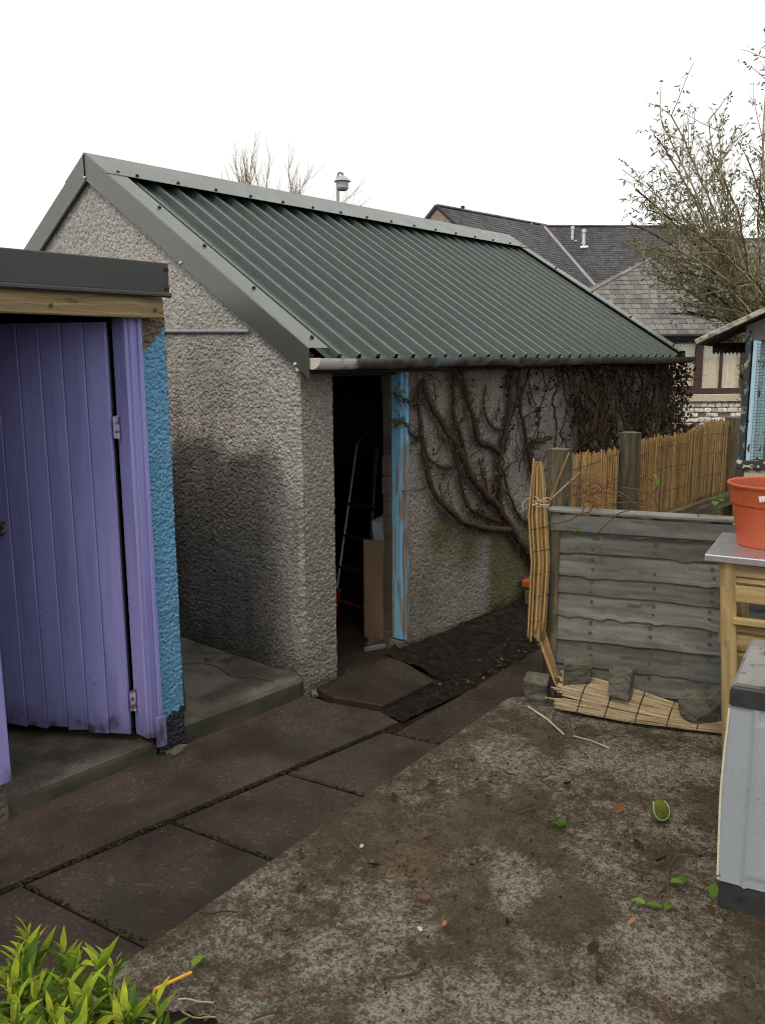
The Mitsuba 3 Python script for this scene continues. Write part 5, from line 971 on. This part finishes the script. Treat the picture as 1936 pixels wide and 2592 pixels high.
while s < S_TOP - .02:
    h_ = sl_h - .018 * s / S_TOP; d_ = 15.8 + s / math.hypot(1, TP); a = 3.3 + (row % 2) * sl_w / 2
    while a < 9.3:
        wd = sl_w * r.uniform(.82, 1.12)
        if a > hip(d_) - .03:
            lift = .016 + .006 * r.random(); s1 = min(s + h_ * 1.12, S_TOP); ce = bk0(a + wd / 2, s); j = r.normal(0, .004)
            q = [bk0(a + .004, s + j) + NRM * lift, bk0(a + wd - .004, s - j) + NRM * lift, bk0(a + wd - .004, s1) + NRM * .004, bk0(a + .004, s1) + NRM * .004]
            vv = np.array(q + [x - NRM * .013 for x in q[:2]] + [q[2], q[3]]); ff = np.array([(0, 1, 2), (0, 2, 3), (4, 5, 1), (4, 1, 0), (4, 0, 3), (1, 5, 2)]); uu = np.c_[vv @ RIGHT, np.full(8, nid() + .2)]
            vis = 4.35 + 1.05 * max(0, (.25 - (s / S_TOP)) / .25) < a < 5.9 + 2.4 * (s / S_TOP) + 1.4
            cand.append((0 if vis else 1, s, (vv, ff, uu)))
        a += wd
    s += h_; row += 1
cand.sort(key=lambda t: (t[0], t[1]))
for c in cand[:300]: part(nr, 'slate', c[2], 'm_slate')
part(nr, 'slates', join([c[2] for c in cand[300:]]), 'm_slate', stuff=True)
part(nr, 'hip_tiles', join([beam(bk0(hip(15.8 + q * 2.87), q * S_TOP, .02), bk0(hip(15.8 + (q + .058) * 2.87), (q + .058) * S_TOP, .02), .09, .05, RIGHT, .012) for q in np.arange(0, 1, .06)] + [beam(bk0(a, S_TOP, .02), bk0(a + .29, S_TOP, .02), .05, .14, V(0, 0, 1), .012) for a in np.arange(rr_a, 9.3, .3)]), 'm_slate', label='grey hip and ridge tiles')
# the higher range behind: a wing running back on the left and a range across
TB = .80
def back_roof(P0, P1, down, run, a_lim, name, exposure_=.105, wdt=.125):
    """P0-P1 the ridge, down the plan direction of the slope."""
    P0, P1, down = V(*P0), V(*P1), unit(V(*down, 0)); ln = np.linalg.norm((P1 - P0)[:2]); al = (P1 - P0) / ln; sl = math.hypot(1, TB)
    pt_ = lambda u, s, lf=0: (lambda q: HW(q[0], q[1], q[2] + lf))(P0 + al * u + down * s / sl + V(0, 0, -TB * s / sl))
    rf_ = part(hs, 'roof', join([quad(pt_(0, run), pt_(ln, run), pt_(ln, 0), pt_(0, 0)), (lambda o: quad(pt_(0, 0), pt_(ln, 0), HW(*(P1 - down * 2 + V(0, 0, -1.6))), HW(*(P0 - down * 2 + V(0, 0, -1.6)))))(0)]), 'm_slate_far')
    out = []; row = 0
    for s in np.arange(run - exposure_, 0, -exposure_)[::-1]:
        s = s + exposure_; u = -(row % 2) * wdt / 2; row += 1
        while u < ln:
            wd = wdt * r.uniform(.85, 1.1); lf = .016 + .008 * r.random(); s1 = max(0, s - exposure_ * 1.1)
            if s < a_lim:
                q = np.array([pt_(max(0, u + .003), s, lf), pt_(min(ln, u + wd - .003), s, lf), pt_(min(ln, u + wd - .003), s1, .004), pt_(max(0, u + .003), s1, .004), pt_(max(0, u + .003), s, 0), pt_(min(ln, u + wd - .003), s, 0)])
                out.append((q, np.array([(0, 1, 2), (0, 2, 3), (4, 5, 1), (4, 1, 0)]), np.c_[q @ RIGHT, np.full(6, nid() + .2)]))
            u += wd
    part(rf_, 'slates', join(out), 'm_slate_far', stuff=True)
    part(rf_, 'ridge_tiles', join([beam(HW(*(P0 + al * u + V(0, 0, .02))), HW(*(P0 + al * (u + .29) + V(0, 0, .02))), .06, .12, V(0, 0, 1), .015) for u in np.arange(0, ln - .25, .3)]), 'm_slate')
    return rf_
r1 = back_roof((1.33, 21.0, 5.0), (4.6, 24.33, 5.0), (.714, -.70), 4.6, 3.2, 'wing')
r2 = back_roof((3.6, 24.0, 4.965), (8.45, 24.0, 4.92), (0, -1), 5.0, 3.8, 'range')
part(hs, 'gable_wall', (np.array([HW(1.30, 21.02, 4.96), HW(1.33 + 2.1, 21.0 - 2.06, 4.96 - TB * 2.94), HW(1.33 + 2.1, 21.0 - 2.06, GZ), HW(1.33 - 1.5, 21 + 1.47, GZ), HW(1.33 - 1.5, 21 + 1.47, 4.96 - TB * 2.1)]), np.array([(0, 1, 2), (0, 2, 3), (0, 3, 4)]), np.zeros((5, 2)) + [0, nid()]), 'm_render', label='buff rendered gable end')
part(hs, 'gable_verge', join([beam(HW(1.31, 20.99, 5.0), HW(1.31 - 1.5, 20.99 + 1.47, 5.0 - TB * 2.1), .10, .10, V(0, 0, 1)), beam(HW(1.31, 20.99, 5.0), HW(1.31 + 2.1, 20.99 - 2.06, 5.0 - TB * 2.94), .07, .05, V(0, 0, 1))]), 'm_slate_far')
part(hs, 'range_wall', join([hbox(3.4, 8.4, 20.4, 20.6, GZ, 2.0), hbox(8.2, 8.4, 20.6, 27.0, GZ, 2.0), hbox(3.4, 8.4, 27.0, 27.2, GZ, 2.0)]), 'm_grey_render')
# lead valley between them
vp = [(a, d) for a, d in ((4.30, 23.95), (4.95, 22.35), (5.55, 20.9))]
za = lambda d: 4.965 - TB * (24 - d)
def valley(d):                                           # where the two slopes meet
    zz = za(d); s = (5.0 - zz) / TB; k = s + (-.70) * 0; n = unit(V(.714, -.70, 0)); return ((s - n[1] * (d - 21.0)) / n[0]) + 1.33
part(hs, 'valley_lead', tube([HW(valley(d), d, za(d) + .035) for d in np.linspace(23.9, 20.6, 9)], .06, 6), 'm_lead')
def flue(a, d, zb, zt, mat, r_, lab):
    f = part(hs, 'flue', join([tube([HW(a, d, zb - .1), HW(a, d, zt)], r_, 10), tube([HW(a, d, zt - .05), HW(a, d, zt + .03)], r_ * 1.45, 10), tube([HW(a, d, zb + .02), HW(a, d, zb + .08)], r_ * 1.3, 10)]), mat, label=lab)
    part(f, 'flashing', beam(HW(a - .09, d - .05, zb - .07), HW(a + .11, d - .05, zb - .05), .12, .03, AHEAD - V(0, 0, -.8), .004), 'm_lead' if mat == 'm_black' else 'm_flue')
flue(2.05, 22.4, 4.83, 5.20, 'm_black', .045, 'black vent pipe')
flue(3.96, 23.7, 4.66, 4.99, 'm_flue', .05, 'white flue'); flue(5.04, 23.5, 4.56, 4.86, 'm_flue', .045, 'white flue'); flue(5.27, 23.2, 4.38, 4.74, 'm_flue', .055, 'white flue')
# dark iron stand in front of the wall
ir = thing('iron_stand', 'dark iron garden stand with curved arms, just showing above the reed fence', 'garden stand')
k_ = 1.0
part(ir, 'pole', tube([W(3.545, 10, -.45), W(3.545, 10, .60), W(3.53, 10, .70)], [.06, .05, .028], 8), 'm_iron', smooth=True)
part(ir, 'arm', tube(curve([W(3.54, 10, .46), W(3.53, 10, .62), W(3.49, 10, .70), W(3.43, 10, .66), W(3.37, 10, .55), W(3.30, 10, .53)], 5), .022, 8), 'm_iron', smooth=True); part(ir, 'arm', tube(curve([W(3.55, 10, .46), W(3.56, 10, .62), W(3.60, 10, .70), W(3.65, 10, .66), W(3.72, 10, .58)], 5), .022, 8), 'm_iron', smooth=True)
part(ir, 'base', lathe([(0, 0), (.2, 0), (.2, .04), (.06, .08), (0, .08)], W(3.545, 10, -.49), 20), 'm_iron')

# ------------------------------------------------------------------ on the skyline: bare trees and a lamp
def bare_tree(a, d, zt, seed, label, spread):
    R = np.random.default_rng(seed); k = thing('bare_tree', label, 'tree'); b = W(a, d, -.5); tips = []
    zb = zt * .55; part(k, 'trunk', tube([b, b + V(0, 0, zb * .6), b + V(.05, 0, zb)], [.28, .20, .14], 8), 'm_straw_stem', smooth=True)
    def br(p, dr_, L, r_, lev):
        n = 6; pts = [p]
        for i in range(n): dr_ = unit(dr_ + R.normal(0, .10, 3) + V(0, 0, .05)); pts.append(pts[-1] + dr_ * L / n)
        tips.append(tube(pts, np.linspace(r_, r_ * .4, n + 1), 4, False))
        if lev < 2:
            for i in range(1, n + 1):
                for _ in range(1 + (R.random() < .4)): br(pts[i], unit(dr_ + R.normal(0, .24, 3) + V(0, 0, .15)), L * R.uniform(.34, .55), r_ * .5, lev + 1)
    for i in range(6):
        a_ = R.uniform(-1, 1) * spread; br(b + V(.05, 0, zb * R.uniform(.8, 1)), unit(RIGHT * a_ + V(0, 0, 1) + AHEAD * R.normal(0, .3)), zt * R.uniform(.36, .46), .075, 0)
    part(k, 'crown', join(tips), 'm_straw_stem')
bare_tree(-7.35, 52, 11.6, 41, 'left and wider of two distant bare trees above the ridge', .20)
bare_tree(-4.75, 52, 11.2, 43, 'right and narrower of two distant bare trees above the ridge', .11)
lp = thing('street_lamp', 'distant street lamp with a hanging lantern above the roof ridge', 'street lamp')
part(lp, 'pole', tube([W(-2.12, 45, -.5), W(-2.12, 45, 9.3), W(-2.13, 45, 10.45)], [.10, .085, .07], 8), 'm_galv', smooth=True)
part(lp, 'lantern', lathe([(.02, -.42), (.22, -.40), (.30, -.30), (.30, .0), (.42, .02), (.30, .18), (.12, .30), (.0, .32)], W(-1.88, 45, 10.20), 16), 'm_galv', smooth=30)
part(lp, 'arm', tube(curve([W(-2.12, 45, 10.35), W(-2.05, 45, 10.62), W(-1.88, 45, 10.60), W(-1.88, 45, 10.5)], 4), .05, 6), 'm_lamp_green')

# ------------------------------------------------------------------ the lime-green plant in the near left corner
pp = thing('leafy_plant', 'lime green clump of pointed leafy shoots in the near left corner', 'plant')
R = np.random.default_rng(23); many = []; stems = []
spots = []
for k in range(400):
    x, y = R.uniform(.55, 1.12), R.uniform(1.22, 1.95)
    a, d = V(x, y, 0) @ RIGHT, V(x, y, 0) @ AHEAD
    if not (-.86 < a < -.455 - .25 * max(0, d - 1.62) * 0 and 1.33 < d < 1.98): continue
    if d > 1.62 + .9 * (-.45 - a) * .55: continue
    if all(math.hypot(x - u, y - v) > .038 for u, v in spots): spots.append((x, y))
for i, (x, y) in enumerate(spots):
    b = V(x, y, .0); lean = unit(V(R.normal(0, .22), R.normal(0, .22), 1)); Ls = R.uniform(.13, .22); tip = b + lean * Ls
    pts = np.array([b, b + lean * Ls * .5 + R.normal(0, .006, 3), tip]); stems.append(tube(pts, [.0035, .003, .002], 5))
    n = R.integers(9, 14); ph = R.random() * 6.3; edge_tone = R.random()
    for j in range(n):
        t = .22 + .78 * (j + 1) / n; q = pts[0] + (pts[2] - pts[0]) * t; ph += 2.4; el = math.radians(20 + 55 * (t - .2) + R.normal(0, 8)); L = R.uniform(.045, .11) * (1.0 - .35 * max(0, t - .75) / .25)
        dv = unit(V(math.cos(ph) * math.cos(el), math.sin(ph) * math.cos(el), math.sin(el)) + .3 * lean); many.append((j > n - 4 or R.random() < .25, leaf_mesh(q, dv, V(0, 0, 1) + .2 * R.normal(size=3), L, L * R.uniform(.19, .26), R.uniform(.05, .5), 4), tip @ AHEAD))
part(pp, 'stems', join(stems), 'm_leaf_green', stuff=True)
idx = np.argsort([-m[1][0][:, 2].max() for m in many])
for n_, i in enumerate(idx[:300]): part(pp, 'leaf', many[i][1], 'm_leaf_lime' if many[i][0] else 'm_leaf_green')
for fl, mt in ((True, 'm_leaf_lime'), (False, 'm_leaf_green')): part(pp, 'leaves', join([many[i][1] for i in idx[300:] if many[i][0] == fl]), mt, stuff=True)
single('broken_pencil', tube([(1.00, 1.560, .040), (1.104, 1.559, .022)], .0042, 6), 'm_yellow', 'yellow pencil-like stick poking out from the leafy plant', 'stick')
# ------------------------------------------------------------------ small things on the pad
bl_ = thing('tennis_ball', 'worn green tennis ball with a white seam on the pad', 'ball')
m = trimesh.creation.icosphere(subdivisions=4); bc = V(2.528, .985, .036); v = m.vertices * (.0335 * (1 + .05 * (meshkit.noise(m.vertices * 26, 2) - .5))[:, None])
part(bl_, 'felt', (v + bc, m.faces, np.zeros((len(v), 2))), 'm_felt', smooth=True)
t = np.linspace(0, 2 * math.pi, 80); A_, B_ = .44, .56; sx = np.stack([.75 * np.cos(t) + .25 * np.cos(3 * t), .75 * np.sin(t) - .25 * np.sin(3 * t), .866 * np.sin(2 * t)], 1); sx /= np.linalg.norm(sx, axis=1, keepdims=True)
Rm = trimesh.transformations.euler_matrix(.4, .5, 1.5)[:3, :3]; part(bl_, 'seam', tube(np.vstack([sx, sx[:2]]) @ Rm.T * .0338 + bc, .0022, 5), 'm_white_seam')
R = np.random.default_rng(31)
LV = [tuple(p) for p in LEAVES] + [(R.uniform(1.2, 3.0), R.uniform(.4, 1.7)) for _ in range(44)]
for k, (x, y) in enumerate(LV):
    s = R.uniform(.022, .045) if k < len(LEAVES) else R.uniform(.010, .024)
    tan_ = R.random() < .55; kind_ = ('large ' if k < len(LEAVES) else 'tiny ') + ('tan' if tan_ else 'dark brown')
    single('dead_leaf', leaf_mesh((x, y, .009), unit(V(R.normal(), R.normal(), .10)), V(0, 0, 1) + .35 * R.normal(size=3), s, s * R.uniform(.4, .75), -R.uniform(.1, .5), 3), 'm_leaf_dead' if tan_ else 'm_leaf_dark', kind_ + ' dead leaf lying on the concrete pad', 'dead leaf', group=kind_ + ' dead leaves on the pad')
for k, (a, b) in enumerate(TWIGS):
    p = np.linspace(V(*a, .010), V(*b, .011), 6); single('twig', tube(wiggle(p, .006, 30, k) + V(0, 0, .003), R.uniform(.0018, .0036), 5), 'm_twig' if k not in (12, 13) else 'm_red_stem', 'small broken twig lying on the concrete pad' if k not in (12, 13) else ('reddish twig in the middle foreground of the pad' if k == 12 else 'reddish twig at the bottom right of the pad'), 'twig', **({'group': 'twigs scattered on the pad'} if k not in (12, 13) else {}))
single('white_pebble', rock((1.791, 1.621, .010), (.008, .008, .007), 3, sub=2), 'm_pale', 'small round white pebble near the pad edge', 'pebble', smooth=True)
single('white_flake', rock((1.60, 1.245, .010), (.014, .007, .005), 6, 1.0, sub=2), 'm_pale', 'white flake lying in the middle foreground of the pad', 'flake', smooth=True)
single('fallen_leaf', leaf_mesh((1.125, 1.585, .012), (1, .25, .25), (0, 0, 1), .05, .022, .2, 4), 'm_leaf_green', 'single green leaf fallen beside the lime green plant', 'leaf')
for k, (a, b) in enumerate([((1.02, 1.50), (1.08, 1.44)), ((1.00, 1.46), (1.05, 1.40))]): single('dry_stalk', tube(wiggle(np.linspace(V(*a, .03), V(*b, .02), 6), .006, 30, k + 9), .002, 5), 'm_straw', ('upper' if k == 0 else 'lower') + ' bleached dry stalk on the soil beside the leafy plant', 'dry stalk')
bits = []
for k in range(4200):
    x, y = R.uniform(.7, 3.2), R.uniform(.25, 1.86)
    if y > 1.72 + .085 * (x - .8): continue
    if meshkit.noise(V(x * 5, y * 5, 3)) < R.random() * .9: continue
    s = R.uniform(.0010, .0036); t_ = trimesh.creation.icosphere(subdivisions=0); vv = t_.vertices * s * R.uniform(.5, 1.4, 3) + V(x, y, .006); bits.append((vv, t_.faces, np.zeros((12, 2)) + [0, nid()]))
for k in range(520):
    x, y = R.uniform(.4, 3.3), R.uniform(2.1, 3.4); s = R.uniform(.0012, .0036); t_ = trimesh.creation.icosphere(subdivisions=0); bits.append((t_.vertices * s * R.uniform(.5, 1.4, 3) + V(x, y, PZ + .003), t_.faces, np.zeros((12, 2)) + [0, nid()]))
for k in range(900):                                      # clods spilling from the soil border over the flags and slab
    x = R.uniform(3.45, 7.5); y = (2.83 + R.normal(0, .03)) if R.random() < .6 and x > 4.0 else R.uniform(2.78, 3.38); s = R.uniform(.003, .011)
    t_ = trimesh.creation.icosphere(subdivisions=0); bits.append((t_.vertices * s * R.uniform(.5, 1.3, 3) + V(x, y, -.455 + .03 * max(0, y - 2.9)), t_.faces, np.zeros((12, 2)) + [0, nid()]))
put_mat('m_grit', lambda p, n, uv: mix(mix((0.02, 0.015, 0.011), (0.07, 0.05, 0.033), tone(uv)), (0.16, 0.14, 0.115), smoothstep(0.93, 0.95, tone(uv))), 0.9, 0.1)
single('grit', join(bits), 'm_grit', 'crumbs of soil, bark and grit strewn over the pad and path', 'grit', stuff=True)
